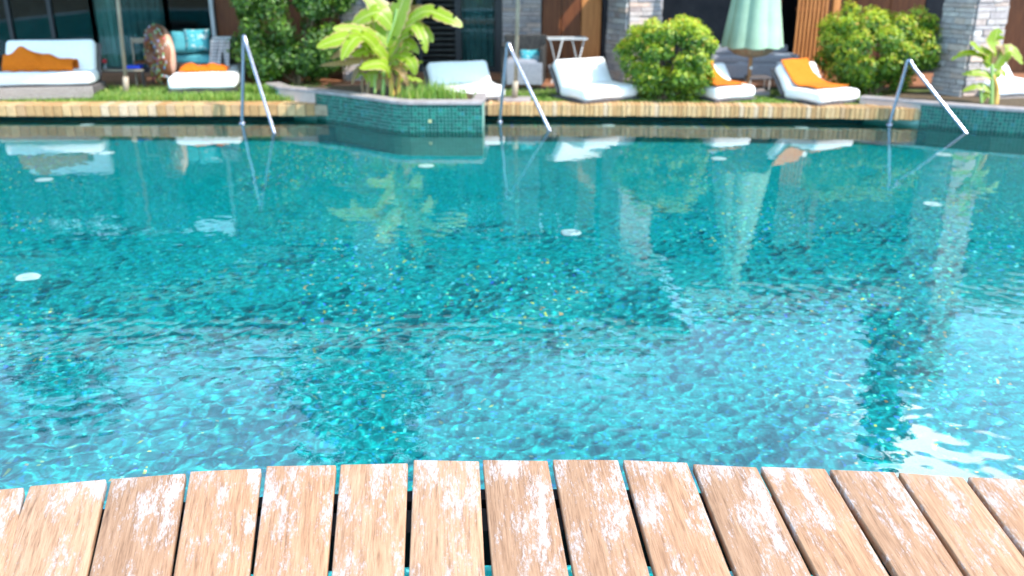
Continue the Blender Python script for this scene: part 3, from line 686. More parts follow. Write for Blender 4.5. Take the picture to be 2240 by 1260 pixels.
# glazing, left part
def window(p0, p1, cur=None, cols=1, parent=house):
    a, b = hx(p0), hx(p1); w_ = child('window', B(((a + b) / 2, .03, 2.44), (b - a, .08, .08)), M_black, house)
    child('frame', B(((a + b) / 2, .03, ZF + .04), (b - a, .08, .08)), M_black, w_)
    for i in range(cols + 1):
        x = a + (b - a) * i / cols
        child('mullion', B((x, .03, 1.33), (.055, .085, 2.13)), M_black, w_)
    for i in range(cols):
        x0 = a + (b - a) * i / cols + .028; x1 = a + (b - a) * (i + 1) / cols - .028
        child('pane', B(((x0 + x1) / 2, .03, 1.34), (x1 - x0, .012, 2.12)), M_glass, w_)
    return w_
window(-400, -60, cols=2); window(-60, 212, cols=3); window(212, 372, cols=1); window(372, 476, cols=1)
def curtain(p0, p1, dy, m, label=None):
    a, b = hx(p0), hx(p1); n = int((b - a) / .012) + 2; v = []; f = []
    for i in range(n):
        x = a + (b - a) * i / (n - 1); y = dy + .025 * sin(i * .75) + .01 * sin(i * .31)
        v += [(x, y, ZF + .01), (x, y, 2.4)]
    for i in range(n - 1): a_ = i * 2; f.append((a_, a_ + 2, a_ + 3, a_ + 1))
    o = pyd('curtain', v, f, m, None, True); o.location = (0, FY, 0)
    tag(o, label, 'curtain', 'curtains behind the house glazing'); return o
curtain(206, 252, .16, M_curtain, 'pale teal curtain inside the glass door beside the left parasol pole')
curtain(254, 368, .20, M_curtain_d, 'darker teal curtain behind the glass between pole and ring float')
curtain(1010, 1082, .16, M_curtain_d, 'deep teal curtain inside the glass door left of the armchair')
child('jamb', B((hx(474), -.02, 1.33), (.05, .12, 2.2)), M_paint_w, house)
for i, (a, b) in enumerate([(480, 545), (547, 612), (614, 680), (682, 748)]): panel('door_panel', a, b, M_wood_d)
panel('wall', 750, 830, M_darkwall, th=.1)
window(830, 918, cols=1)
# louvred shutter
sh = child('shutter', B(((hx(918) + hx(1004)) / 2, .0, 2.4), (hx(1004) - hx(918), .05, .07)), M_black, house)
for p in (921, 1000): child('stile', B((hx(p), 0, 1.3), (.05, .05, 2.13)), M_black, sh)
M_louv = noisy('louver_slat', (.05, .055, .055), (.10, .10, .09), 9, .6)
for i in range(26): 
    o = child('slat', B((0, 0, 0), (hx(1000) - hx(921) - .05, .06, .012)), M_louv, sh); o.location = ((hx(918) + hx(1004)) / 2 , 0, ZF + .08 + i * .083); o.rotation_euler = (R(-35), 0, 0)
window(1006, 1086, cols=1)
child('jamb', B((hx(1092), -.02, 1.33), (.09, .1, 2.2)), M_black, house)
# stone panel between windows and door
def stone_face(parent, o, ux, nrm, width, z0, z1, mat_obj, n_rows_h=.062, maxn=150, zup=None):
    """thin ledge stones laid in courses; o = lower left corner, ux = direction, nrm = outward"""
    z = z0; cnt = 0; v = []; f = []
    while z < z1 - .02:
        h = random.uniform(.045, .085); h = min(h, z1 - z); x = 0
        while x < width - .005:
            l = random.uniform(.12, .32); 
            if width - x - l < .08: l = width - x
            d = random.uniform(.012, .04); c = o + ux * (x + l / 2) + nrm * (d / 2)
            if z < zup and cnt < maxn:
                bm = bmesh.new(); box(bm, (0, 0, 0), (l - .006, d, h - .006), 0, .004, 1)
                s = child('stone', bm, mat_obj, parent); s.location = (c.x, c.y, z + h / 2); s.rotation_euler = (0, 0, math.atan2(ux.y, ux.x)); cnt += 1
            else:
                n0 = len(v)
                for k in (-1, 1):
                    for (sx, sz) in ((-1, -1), (1, -1), (1, 1), (-1, 1)):
                        q = c + ux * (sx * (l / 2 - .003)) + nrm * (k * d / 2); v.append((q.x, q.y, z + h / 2 + sz * (h / 2 - .003)))
                f += [(n0 + 4, n0 + 5, n0 + 6, n0 + 7), (n0, n0 + 1, n0 + 5, n0 + 4), (n0 + 3, n0 + 2, n0 + 6, n0 + 7), (n0 + 1, n0 + 2, n0 + 6, n0 + 5), (n0, n0 + 3, n0 + 7, n0 + 4)]
            x += l
        z += h
    if v: pyd('upper_stonework', v, f, M_stone_i, parent)['kind'] = 'stuff'
sw = panel('stone_wall', 1098, 1183, M_joint, th=.1, dy=-.02)
stone_face(sw, Vector((hx(1098), -.02)), Vector((1, 0)), Vector((0, -1)), hx(1183) - hx(1098), ZF, 2.5, M_stone, zup=1.3, maxn=60)
for a, b in [(1186, 1226), (1228, 1268), (1270, 1312)]: panel('door_panel', a, b, M_wood_s if a == 1270 else M_wood_d, dy=-.03)
for a, b in [(1316, 1420), (1422, 1600)]: panel('wall', a, b, M_darkwall, th=.1)
for a, b in [(1602, 1650), (1652, 1700)]: panel('door_panel', a, b, M_wood_d, dy=-.03)
# slatted timber screen with its post
scr = tag(empty('slatted_screen', (hx(1735), FY - .75, ZF)), 'orange brown vertical slat screen between the closed parasol and a bush', 'screen')
Wd = (hx(1768) - hx(1704)) / .98
for i in range(8):
    child('slat', B((-Wd / 2 + (i + .5) * Wd / 8, 0, 1.15), (Wd / 8 * .52, .03, 2.26), 0, .003, 1), M_wood_s, scr)
for z in (.12, .98, 2.2): child('crossbar', B((0, .03, z), (Wd, .03, .05)), M_wood_d, scr)
child('post', B((Wd / 2 + .10, 0, 1.15), (.10, .10, 2.3), 0, .005, 1), M_wood_s, scr)
for a, b in [(1790, 1860), (1862, 1935), (1937, 2010)]: panel('door_panel', a, b, M_wood_d)
panel('wall', 2012, 2110, M_darkwall, th=.1)
for a, b in [(2112, 2180), (2182, 2250), (2252, 2330)]: panel('door_panel', a, b, M_wood_d)
window(2332, 2640, cols=2)

# stone pillars
def pillar(corner, size, rz, zt, label, n=150):
    root = tag(empty('stone_pillar', (corner[0], corner[1], ZG - .03), rz), label, 'pillar', 'stacked stone pillars in front of the house')
    s2 = size[1]; child('core', B((size[0] / 2, s2 / 2, zt / 2), (size[0], s2, zt)), M_joint, root)
    stone_face(root, Vector((0, 0)), Vector((1, 0)), Vector((0, -1)), size[0], 0, zt, M_stone, zup=1.3, maxn=n)
    stone_face(root, Vector((0, s2)), Vector((0, -1)), Vector((-1, 0)), s2, 0, zt, M_stone, zup=1.3, maxn=n)
    stone_face(root, Vector((size[0], 0)), Vector((0, 1)), Vector((1, 0)), s2, 0, zt, M_stone, zup=0, maxn=0)
    return root
pillar((5.76, 11.62), (.50, .52), R(20), 3.7, 'broad grey stone pillar at the right behind the handrail', 110)
pillar((1.60, 12.85), (.50, .62), R(20), 2.9, 'stone pillar between the wooden door and the round bush', 80)
pillar((-2.42, 13.3), (.62, .45), R(10), 3.2, 'stone pillar behind the large banana plant', 80)

# ------------------------------------------------------------------ plants
def leaves(cloud, size, jitter=.5, aspect=1.9, up=.22):
    """cloud: (n,3) positions, (n,3) outward normals -> folded leaf faces"""
    P, Nn = cloud; n = len(P); r = rng
    nrm = Nn + r.normal(0, jitter, (n, 3)); nrm[:, 2] += up; nrm[:, 1] -= .25; nrm /= np.linalg.norm(nrm, axis=1)[:, None]
    t = r.normal(0, 1, (n, 3)); t -= nrm * (t * nrm).sum(1)[:, None]; t /= np.linalg.norm(t, axis=1)[:, None]
    b = np.cross(nrm, t); s = size * r.uniform(.6, 1.25, n)[:, None]
    a0 = P - t * s * .5; a1 = P + b * s / aspect * .5 + nrm * s * .10; a2 = P + t * s * .5 - nrm * s * .06; a3 = P - b * s / aspect * .5 + nrm * s * .10
    V = np.stack([a0, a1, a2, a3], 1).reshape(-1, 3); i = np.arange(n)[:, None] * 4
    F = np.concatenate([i + [0, 1, 2], i + [0, 2, 3]], 0)
    return V, F
def add_leaves(name, V, F, m, parent):
    me = bpy.data.meshes.new(name); me.vertices.add(len(V)); me.vertices.foreach_set('co', V.astype(np.float32).ravel())
    me.loops.add(F.size); me.loops.foreach_set('vertex_index', F.astype(np.int32).ravel()); me.polygons.add(len(F))
    me.polygons.foreach_set('loop_start', np.arange(0, F.size, 3, dtype=np.int32)); me.polygons.foreach_set('loop_total', np.full(len(F), 3, dtype=np.int32)); me.update()
    o = link(name, me, m, parent); o['kind'] = 'stuff' if parent else None
    if not parent: del o['kind']
    return o
def shrub(base, rx, ry, h, n, label, m_in, m_out, out_share=.35, size=.05, squash=2.4, seed=1, low=.06, lumps=70, yaw=0, group='leafy bushes in front of the house'):
    r = np.random.default_rng(seed); root = tag(empty('bush', base), label, 'bush', group)
    # sub-clumps on a superellipsoid shell and inside it
    cl = []
    while len(cl) < lumps * 1.25:
        d = r.normal(0, 1, 3); d /= np.linalg.norm(d); k = r.uniform(.55, .93)
        q = np.sign(d) * np.abs(d) ** (2 / squash); c = np.array([q[0] * rx * k, q[1] * ry * k, h * (.52 + .46 * q[2] * k)])
        if c[2] < h * .30: c[:2] *= .80
        cl.append((c, r.uniform(.13, .26) * min(rx, h)))
        if len(cl) % 4 == 0: cl.append((c * np.array([1.08, 1.05, 1.05]) + r.normal(0, .03, 3), r.uniform(.05, .10)))
    P = []; Q = []; O = []
    per_ = n // lumps
    for c, rad in cl:
        per = per_ if rad > .1 else per_ // 5
        d = r.normal(0, 1, (per, 3)); d /= np.linalg.norm(d, axis=1)[:, None]; k = r.uniform(.35, 1.05, per) ** .6
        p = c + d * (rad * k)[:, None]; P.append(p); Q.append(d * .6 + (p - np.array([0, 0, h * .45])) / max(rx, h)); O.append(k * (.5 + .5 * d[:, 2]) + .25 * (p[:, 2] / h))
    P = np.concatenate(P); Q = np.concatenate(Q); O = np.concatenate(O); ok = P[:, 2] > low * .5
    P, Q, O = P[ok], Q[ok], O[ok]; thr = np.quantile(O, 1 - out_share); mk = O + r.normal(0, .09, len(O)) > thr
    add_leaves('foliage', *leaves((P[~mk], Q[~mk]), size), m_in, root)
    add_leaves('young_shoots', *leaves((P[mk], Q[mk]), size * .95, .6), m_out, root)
    bm = bmesh.new()
    for i in range(16):
        c, rad = cl[r.integers(len(cl))]
        a = Vector((r.normal(0, .05), r.normal(0, .05), 0)); tube(bm, smooth_path([a, Vector((c[0] * .3, c[1] * .3, c[2] * .45)), Vector(c)], 3), [.014, .013, .012, .010, .008, .006, .004], 5)
    child('stem', bm, M_bark, root)
    return root
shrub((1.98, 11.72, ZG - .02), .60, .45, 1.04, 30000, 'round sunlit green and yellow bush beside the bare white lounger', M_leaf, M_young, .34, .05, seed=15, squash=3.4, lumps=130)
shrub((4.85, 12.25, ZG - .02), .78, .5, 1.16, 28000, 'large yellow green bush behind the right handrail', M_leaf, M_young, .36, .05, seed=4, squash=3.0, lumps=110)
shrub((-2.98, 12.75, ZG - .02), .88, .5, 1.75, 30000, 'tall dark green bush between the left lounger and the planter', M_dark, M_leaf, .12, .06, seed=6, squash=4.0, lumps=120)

def grass_strip(name, fn, n, hmin, hmax, label=None, seed=2, parent=None, wd=.006):
    r = np.random.default_rng(seed); V = []; F = []
    for i in range(n):
        p = fn(r);
        if p is None: continue
        h = r.uniform(hmin, hmax); a = r.uniform(0, 2 * pi); l = r.uniform(.1, .7) * h; w_ = wd * r.uniform(.6, 1.5); n0 = len(V)
        dx, dy = cos(a), sin(a); bx_, by_ = -dy * w_, dx * w_
        V += [(p[0] - bx_, p[1] - by_, p[2]), (p[0] + bx_, p[1] + by_, p[2]), (p[0] + dx * l * .4 + bx_ * .7, p[1] + dy * l * .4 + by_ * .7, p[2] + h * .65), (p[0] + dx * l * .4 - bx_ * .7, p[1] + dy * l * .4 - by_ * .7, p[2] + h * .65), (p[0] + dx * l, p[1] + dy * l, p[2] + h)]
        F += [(n0, n0 + 1, n0 + 2), (n0, n0 + 2, n0 + 3), (n0 + 3, n0 + 2, n0 + 4)]
    o = add_leaves(name, np.array(V), np.array(F), M_grass, parent); o['kind'] = 'stuff'
    if label: tag(o, label, 'grass')
    return o
def g_left(r):
    x = r.uniform(-8, -2.5); y = edge_y(x) + .30 + abs(r.normal(0, .55)) ; return (x, min(y, 12.75), ZG - (.075 if x < -5.35 and y < 11.75 else .02))
grass_strip('grass', g_left, 19000, .03, .12, 'ragged green grass behind the left stretch of brick coping', 2)
def g_right(r):
    x = r.uniform(-.25, 5.2); y = edge_y(x) + .30 + abs(r.normal(0, .5)); return (x, min(y, 12.75), ZG - .02)
grass_strip('grass', g_right, 9000, .02, .05, 'short green grass under the right hand loungers', 3)
def g_tuft(r):
    a = r.uniform(-3.55, -2.6); return (a, 11.62 + abs(r.normal(0, .12)) + (-2.6 - a) * .35, ZG - .02)
grass_strip('grass', g_tuft, 1400, .08, .20, 'taller tufts of grass beside the planter wall', 4, wd=.008)
def g_pl(r):
    x = r.normal(-.95, .20); return (min(max(x, -1.6), -.45), 10.62 + abs(r.normal(0, .35)), .30)
grass_strip('grass', g_pl, 750, .05, .24, 'fine tall grass growing in the mosaic planter', 5, wd=.006)

def banana_leaf(parent, pts, width, m, fold=.35, tears=5, seed=0, droop=.0):
    r = random.Random(seed); path = smooth_path(pts, 7); n = len(path); v = []; f = []; uv = []
    prev = None; K = 5
    for i, p in enumerate(path):
        t = i / (n - 1); d = (path[min(i + 1, n - 1)] - path[max(i - 1, 0)]).normalized()
        tgt = Vector((.15 * sin(seed * 1.7), -.72, .62)); nrm = (tgt - d * tgt.dot(d)).normalized()
        side = d.cross(nrm).normalized()
        if prev is not None and side.dot(prev) < 0: side.negate()
        prev = side
        wd = width * (1.5 if m is M_banana else 1.2) * (sin(pi * min(1, t * .93 + .07) ** .85)) ** .6 if t < .999 else .004
        for k in range(-K, K + 1):
            s = k / K; rip = 1 + .10 * sin(i * 2.3 + k + seed)
            v.append(p + side * (wd * s * rip * cos(fold * abs(s))) + nrm * (wd * abs(s) * sin(fold) * .6 - wd * .55 * s * s * (droop + .3)) ); uv.append((s * .5 + .5, t))
    w_ = 2 * K + 1; tear = {(r.randrange(3, n - 2), r.choice((0, 1))) for _ in range(tears)}
    for i in range(n - 1):
        for k in range(2 * K):
            side_ = 0 if k < K else 1
            if (i, side_) in tear and (k < 3 or k > 2 * K - 4): continue
            a = i * w_ + k; f.append((a, a + 1, a + w_ + 1, a + w_))
    me = bpy.data.meshes.new('leaf'); me.from_pydata([tuple(q) for q in v], [], f); ul = me.uv_layers.new(name='UVMap')
    for lp in me.loops: ul.data[lp.index].uv = uv[lp.vertex_index]
    me.update(); return link('leaf', me, m, parent, True)
def banana(base, specs, stems, label):
    root = tag(empty('banana_plant', base), label, 'banana plant'); b = Vector(base)
    for pts, rad, m in stems:
        q = smooth_path([p - b for p in pts], 5); child('stem', tube(bmesh.new(), q, [rad * (1 - .5 * i / len(q)) for i in range(len(q))], 9), m, root, True)
    for i, (pts, wd, m, fo) in enumerate(specs): banana_leaf(root, [p - b for p in pts], wd, m, fo, 3, i + len(specs))
    return root
YB = 11.15
def A(x, y, Y=YB): return at(x, y, Y)
G_, D_ = M_banana, M_banana_dry
base1 = on(846, 208, .30)
banana((base1.x, base1.y, .30), [
    ([A(838, 128), A(815, 92, 11.0), A(780, 72, 10.9), A(728, 62, 10.8)], .105, G_, .3),
    ([A(838, 128), A(800, 82, 10.85), A(745, 85, 10.6), A(692, 104, 10.5)], .095, G_, .3),
    ([A(838, 128), A(790, 82, 10.7), A(765, 98, 10.5), A(748, 132, 10.4)], .075, G_, .25),
    ([A(840, 110), A(848, 60), A(830, 20, 11.2), A(790, -30, 11.2)], .12, G_, .3),
    ([A(845, 120), A(872, 60), A(905, 38), A(935, 28)], .09, G_, .3),
    ([A(842, 100), A(862, 50), A(880, 5), A(900, -60)], .11, G_, .3),
    ([A(850, 130), A(865, 118), A(885, 110), A(912, 102, 11.0)], .055, G_, .3),
    ([A(872, 75), A(905, 55, 11.0), A(925, 85, 10.9), A(932, 116, 10.9)], .05, G_, .3),
    ([A(875, 60), A(930, 25, 11.0), A(980, 40, 10.9), A(1012, 58, 10.9)], .07, G_, .4),
    ([A(850, 135), A(858, 120), A(866, 140), A(868, 165)], .05, G_, .3),
    ([A(838, 140), A(800, 128, 11.0), A(770, 136, 10.9), A(700, 144, 10.8)], .065, D_, .7),
    ([A(845, 150), A(825, 140), A(808, 148), A(792, 165)], .05, D_, .6),
    ([A(878, 55), A(892, 38), A(900, 60), A(905, 82)], .04, D_, .9),
    ([A(840, 150), A(822, 148), A(818, 170), A(815, 190)], .045, G_, .5),
    ([A(868, 190), A(885, 150), A(905, 140), A(925, 135)], .035, G_, .3),
    ([A(842, 160), A(830, 150), A(812, 155), A(798, 160)], .045, G_, .5),
    ([A(868, 185), A(880, 170), A(900, 172), A(925, 178)], .035, G_, .3),
    ([A(850, 140), A(825, 108, 11.0), A(800, 112, 10.9), A(770, 122, 10.8)], .07, G_, .3),
    ([A(855, 100), A(835, 70), A(812, 55), A(795, 62)], .075, G_, .3),
    ([A(856, 150), A(872, 150, 11.0), A(885, 165, 10.9), A(892, 190, 10.9)], .045, D_, .6),
    ([A(850, 170), A(836, 165), A(826, 180), A(824, 200)], .05, D_, .6),
    ([A(845, 130), A(800, 118, 11.1), A(762, 112, 11.1), A(722, 128, 11.0)], .06, D_, .4),
    ([A(866, 110), A(884, 92), A(900, 98), A(915, 118)], .06, G_, .4),
    ([A(876, 60), A(905, 22, 11.2), A(945, 30, 11.2), A(990, 48, 11.2)], .06, D_, .5),
    ([A(800, 170), A(790, 150), A(778, 160), A(770, 185)], .04, D_, .6),
    ([A(812, 190), A(805, 165), A(792, 158), A(776, 172)], .045, G_, .5),
    ([A(856, 165), A(842, 142, 11.0), A(818, 140, 10.9), A(786, 150, 10.8)], .075, G_, .3),
    ([A(870, 120), A(888, 125, 11.0), A(902, 140, 10.9), A(908, 165, 10.9)], .06, G_, .3),
    ([A(860, 60), A(830, 28, 11.1), A(795, 38, 11.1), A(770, 58, 11.1)], .09, G_, .3),
    ([A(868, 80), A(895, 62, 11.1), A(925, 68, 11.1), A(948, 92, 11.1)], .08, G_, .3),
    ([A(856, 190), A(850, 165), A(838, 172), A(832, 198)], .06, D_, .4)],
    [([A(838, 208), A(840, 160), A(840, 120), A(862, 50), A(868, 20)], .026, M_bstem_g), ([A(858, 210), A(856, 180), A(852, 150)], .038, M_bstem), ([A(870, 208), A(876, 150), A(878, 90), A(880, 40)], .026, M_bstem),
     ([A(820, 205), A(822, 170), A(838, 130)], .018, M_bstem_g), ([A(795, 203), A(792, 180), A(800, 150)], .022, M_bark), ([A(804, 206), A(806, 178)], .03, M_bark)],
    'large banana plant with bright torn leaves in the mosaic planter')
YB = 11.0
def A2(x, y, Y=11.0): return at(x, y, Y)
base2 = A2(2172, 232)
banana((base2.x, base2.y, .235), [
    ([A2(2168, 145), A2(2172, 110), A2(2176, 90, 10.9), A2(2184, 62, 10.9)], .10, G_, .3),
    ([A2(2168, 145), A2(2155, 118), A2(2140, 105, 10.8), A2(2122, 95, 10.7)], .07, G_, .3),
    ([A2(2168, 140), A2(2145, 122), A2(2110, 118, 10.9), A2(2080, 132, 10.8)], .045, G_, .8),
    ([A2(2172, 170), A2(2150, 160), A2(2130, 160), A2(2104, 162)], .04, G_, .4),
    ([A2(2172, 170), A2(2180, 160), A2(2192, 158), A2(2200, 168)], .045, G_, .4),
    ([A2(2170, 200), A2(2150, 190), A2(2130, 190), A2(2106, 200)], .035, G_, .3),
    ([A2(2175, 150), A2(2195, 118), A2(2215, 112), A2(2238, 140)], .07, G_, .4),
    ([A2(2172, 140), A2(2185, 105), A2(2198, 118), A2(2203, 145)], .045, D_, .6),
    ([A2(2174, 215), A2(2160, 206), A2(2152, 214), A2(2146, 226)], .03, G_, .3)],
    [([A2(2176, 232), A2(2180, 195), A2(2172, 165)], .040, M_bstem), ([A2(2168, 232), A2(2170, 190), A2(2170, 140)], .030, M_bstem_g), ([A2(2147, 226), A2(2146, 205), A2(2150, 185)], .018, M_bstem_g)],
    'small banana plant at the right edge in front of the stone pillar')

# background trees standing behind the house (their crowns mirror in the water)
def tree(x, y, h, rx, n, seed, label):
    r = np.random.default_rng(seed); root = tag(empty('garden_tree', (x, y, ZG - .03)), label, 'tree', 'tall trees behind the house')
    bm = bmesh.new(); tube(bm, [(0, 0, 0), (.1, 0, h * .3), (0, .1, h * .6), (.1, 0, h * .95)], [.22, .17, .11, .03], 8)
    P = []; Q = []
    for i in range(60):
        z = r.uniform(.28, 1.0); rad = rx * (1.05 - z) ** .6 * 1.2; a = r.uniform(0, 2 * pi); k = r.uniform(.2, 1); c = np.array([cos(a) * rad * k, sin(a) * rad * k, z * h])
        tube(bm, [(0, 0, c[2] * .7), tuple(c * np.array([.5, .5, .88])), tuple(c)], [.05, .035, .01], 5)
        d = r.normal(0, 1, (n // 60, 3)); d /= np.linalg.norm(d, axis=1)[:, None]; p = c + d * (r.uniform(.3, 1, (n // 60, 1)) ** .5) * rx * .34; P.append(p); Q.append(d)
    child('trunk', bm, M_bark, root)
    add_leaves('crown', *leaves((np.concatenate(P), np.concatenate(Q)), .22), M_far, root)
tree(-3.3, 19.5, 10.5, 2.5, 7000, 21, 'tall tree behind the house, mirrored in the middle of the pool')
tree(8.6, 18.5, 8.8, 1.1, 4000, 22, 'slim tree behind the house, mirrored at the right of the pool')
tree(-11.5, 21, 8.6, 2.6, 5000, 23, 'wide tree behind the left end of the house')
tree(3.5, 24, 6.8, 2.4, 5000, 24, 'low tree behind the right part of the house')

# ------------------------------------------------------------------ parasols
def pole_parasol(x, y, label, lean):
    root = tag(empty('parasol', (x, y, ZG - .02)), label, 'parasol', 'open parasols over the loungers')
    child('base_plate', B((0, 0, .025), (.42, .30, .05), 0, .01, 2), M_rim, root)
    child('pole_sleeve', tube(bmesh.new(), [(0, 0, .05), (lean * .2, 0, .26)], .038, 12), M_bronze, root, True)
    child('pole', tube(bmesh.new(), [(lean * .2, 0, .26), (lean, 0, 2.5)], .024, 12), M_bronze, root, True)
    bm = bmesh.new(); n = 8; ring = []; R0 = 1.38 if x < -3 else 1.15
    apex = bm.verts.new((lean, 0, 2.52)); mids = [bm.verts.new((lean + R0 * .5 * cos(2 * pi * k / n), R0 * .5 * sin(2 * pi * k / n), 2.33)) for k in range(n)]
    outs = [bm.verts.new((lean + R0 * cos(2 * pi * k / n), R0 * sin(2 * pi * k / n), 2.08)) for k in range(n)]; low = [bm.verts.new(v_.co - Vector((0, 0, .14))) for v_ in outs]
    for k in range(n):
        j = (k + 1) % n; bm.faces.new((apex, mids[k], mids[j])); bm.faces.new((mids[k], outs[k], outs[j], mids[j])); bm.faces.new((outs[k], low[k], low[j], outs[j]))
    bmesh.ops.solidify(bm, geom=bm.faces[:], thickness=.004); child('canopy', bm, M_canopy, root)
    for k in range(n): child('rib', tube(bmesh.new(), [(lean, 0, 2.48), (lean + R0 * .97 * cos(2 * pi * k / n), R0 * .97 * sin(2 * pi * k / n), 2.05)], .008, 6), M_bronze, root)
pole_parasol(-5.13, 12.08, 'open parasol with a beige pole between the two left loungers', .12)
pole_parasol(.03, 11.62, 'open parasol with a beige pole beside the middle handrail', .08)

cp = at(1637, 190, 12.25)
root = tag(empty('closed_parasol', (cp.x, 12.25, ZG - .02)), 'closed mint green parasol with pleated canopy hanging over the right sofa', 'parasol')
child('base', B((0, 0, .03), (.5, .4, .06), 0, .01, 2), M_rim, root)
child('pole', tube(bmesh.new(), [(0, 0, .06), (0, 0, 2.7)], .026, 12), M_wood_pole, root, True)
child('crank', tube(bmesh.new(), [(.0, -.03, .36), (0, -.06, .36)], .02, 10), M_paint_w, root)
def canopy_fn():
    bm = bmesh.new(); zs = [.62, .63, .9, 1.3, 1.8, 2.2, 2.6]; rs = [.405, .41, .365, .30, .22, .13, .03]; n = 96; rings = []
    for z, r_ in zip(zs, rs):
        ring = []
        for k in range(n):
            a = 2 * pi * k / n; fold = .90 + .10 * abs(cos(a * 4 + .4)); zz = z + (.018 * (1 - abs(cos(a * 4 + .4))) if z < .8 else 0)
            ring.append(bm.verts.new((cos(a) * r_ * fold, sin(a) * r_ * fold, zz)))
        rings.append(ring)
    for a, b in zip(rings, rings[1:]):
        for k in range(n): bm.faces.new((a[k], a[(k + 1) % n], b[(k + 1) % n], b[k]))
    return bm
child('canopy', canopy_fn(), M_canopy, root, False)
bm = bmesh.new(); n = 40; rg = [[bm.verts.new((cos(2 * pi * k / n) * q * (1 + .08 * cos(10 * pi * 2 * k / n)), sin(2 * pi * k / n) * q * (1 + .08 * cos(10 * pi * 2 * k / n)), z)) for k in range(n)] for q, z in ((.31, .66), (.29, .60), (.20, .53), (.09, .50), (.03, .56))]
for a, b in zip(rg, rg[1:]):
    for k in range(n): bm.faces.new((a[k], a[(k + 1) % n], b[(k + 1) % n], b[k]))
child('lining', bm, noisy('parasol_lining', (.22, .17, .11), (.30, .24, .16), 8, .9), root, True)

# ------------------------------------------------------------------ furniture on the terrace
def pillow(c, s, rz, m, label, tilt=R(-18), cat='pillow', group='scatter pillows on the terrace seating', name='pillow'):
    bm = bmesh.new(); n = 12; V = {}
    for sd in (1, -1):
        for i in range(n + 1):
            for j in range(n + 1):
                x, z = i / n * 2 - 1, j / n * 2 - 1; k = max(0, (1 - x ** 4) * (1 - z ** 4)) ** .5
                edge = i in (0, n) or j in (0, n)
                key = (i, j, 0 if edge else sd)
                if key in V: continue
                pin = 1 - .06 * (1 - abs(x * z)); V[key] = bm.verts.new((x * s[0] / 2 * pin, sd * k * s[1] / 2, z * s[2] / 2 * pin))
    g = lambda i, j, sd: V[(i, j, 0 if (i in (0, n) or j in (0, n)) else sd)]
    for sd in (1, -1):
        for i in range(n):
            for j in range(n):
                q = [g(i, j, sd), g(i + 1, j, sd), g(i + 1, j + 1, sd), g(i, j + 1, sd)]
                bm.faces.new(q if sd < 0 else q[::-1])
    o = child(name, bm, m, None, True); o.location = c; o.rotation_euler = (tilt, 0, rz); tag(o, label, cat, group); return o
def sofa(name, c, W, D, h_seat, h_back, rz, wick, cush, label, cat, strips=True, arms=True):
    root = tag(empty(name, c, rz), label, cat)
    child('base', B((0, 0, h_seat * .42), (W, D, h_seat * .72), 0, .02, 2), wick, root)
    child('seat_cushion', B((0, -.01, h_seat * .78 + .055), (W - .12, D - .06, .12), 0, .035, 3), cush, root, True)
    child('backrest', B((0, D / 2 - .04, h_back / 2 + .02), (W, .08, h_back - .06), 0, .02, 2), wick, root)
    if arms:
        for s in (-1, 1): child('armrest', B((s * (W / 2 - .035), 0, h_back * .42), (.07, D, h_back * .72), 0, .015, 2), wick, root)
    for sx in (-1, 1):
        for sy in (-1, 1): child('leg', B((sx * (W / 2 - .05), sy * (D / 2 - .05), .03), (.04, .04, .06)), M_black, root)
    return root
ZP = ZG + .045
# left group
s1 = at(452, 180, 13.35)
sofa('wicker_sofa', (s1.x + .02, 13.35, ZP), .95, .62, .34, .60, R(-14), M_wicker_k, M_teal_f, 'black wicker sofa with teal cushions behind the flat lounger', 'sofa')
for i, (px, py, m, lb) in enumerate([(402, 92, M_teal_f, 'plain teal pillow leaning at the left end of the black sofa'), (432, 88, M_teal_p, 'teal patterned pillow in the middle of the black sofa')]):
    p = at(px, py, 13.15); pillow((p.x, 13.15, p.z), (.36, .14, .32), R(10 + i * 8), m, lb)
p = at(487, 92, 12.98)
def throw(u, v_):
    x = (u - .5) * .26; s = v_
    if s < .25: return (x, .22 - s * .9, .02 + .06 * sin(s * 6.3))
    return (x + .05 * sin(u * 8) * s - .12 * s, -.03 - .02 * sin(u * 20), .04 - (s - .25) * .62 * (1 + .25 * sin(u * 5 + 1)))
t_ = cloth(None, throw, 24, 18, .006, M_stripe_g, None, 'throw'); t_.location = (p.x, 12.98, p.z); tag(t_, 'grey striped throw hanging over the arm of the black sofa', 'blanket')
# ring float
dn = tag(empty('donut_float', at(350, 118, 12.75), R(-52)), 'brown donut shaped swimming ring with coloured sprinkles leaning beside the sofa', 'swim ring')
def torus(bm, Rr, r_, a0, a1, n=40, m=14, off=0):
    rings = []
    for i in range(n):
        t = 2 * pi * i / n; wob = (.018 * sin(t * 7) if off else 0); ring = []
        for k in range(m + 1):
            a = a0 - wob * 6 + (a1 - a0 + wob * 12) * k / m; rr = r_ + off
            ring.append(bm.verts.new((cos(t) * (Rr + rr * cos(a)), -rr * sin(a), sin(t) * (Rr + rr * cos(a)))))
        rings.append(ring)
    for i in range(n):
        a, b = rings[i], rings[(i + 1) % n]
        for k in range(m): bm.faces.new((a[k], a[k + 1], b[k + 1], b[k]))
    bmesh.ops.recalc_face_normals(bm, faces=bm.faces); return bm
child('ring', torus(bmesh.new(), .28, .115, 0, 2 * pi), M_dough, dn, True); child('icing', torus(bmesh.new(), .28, .115, R(-8), R(188), off=.006), M_icing, dn, True)
bm = bmesh.new(); rr = random.Random(4)
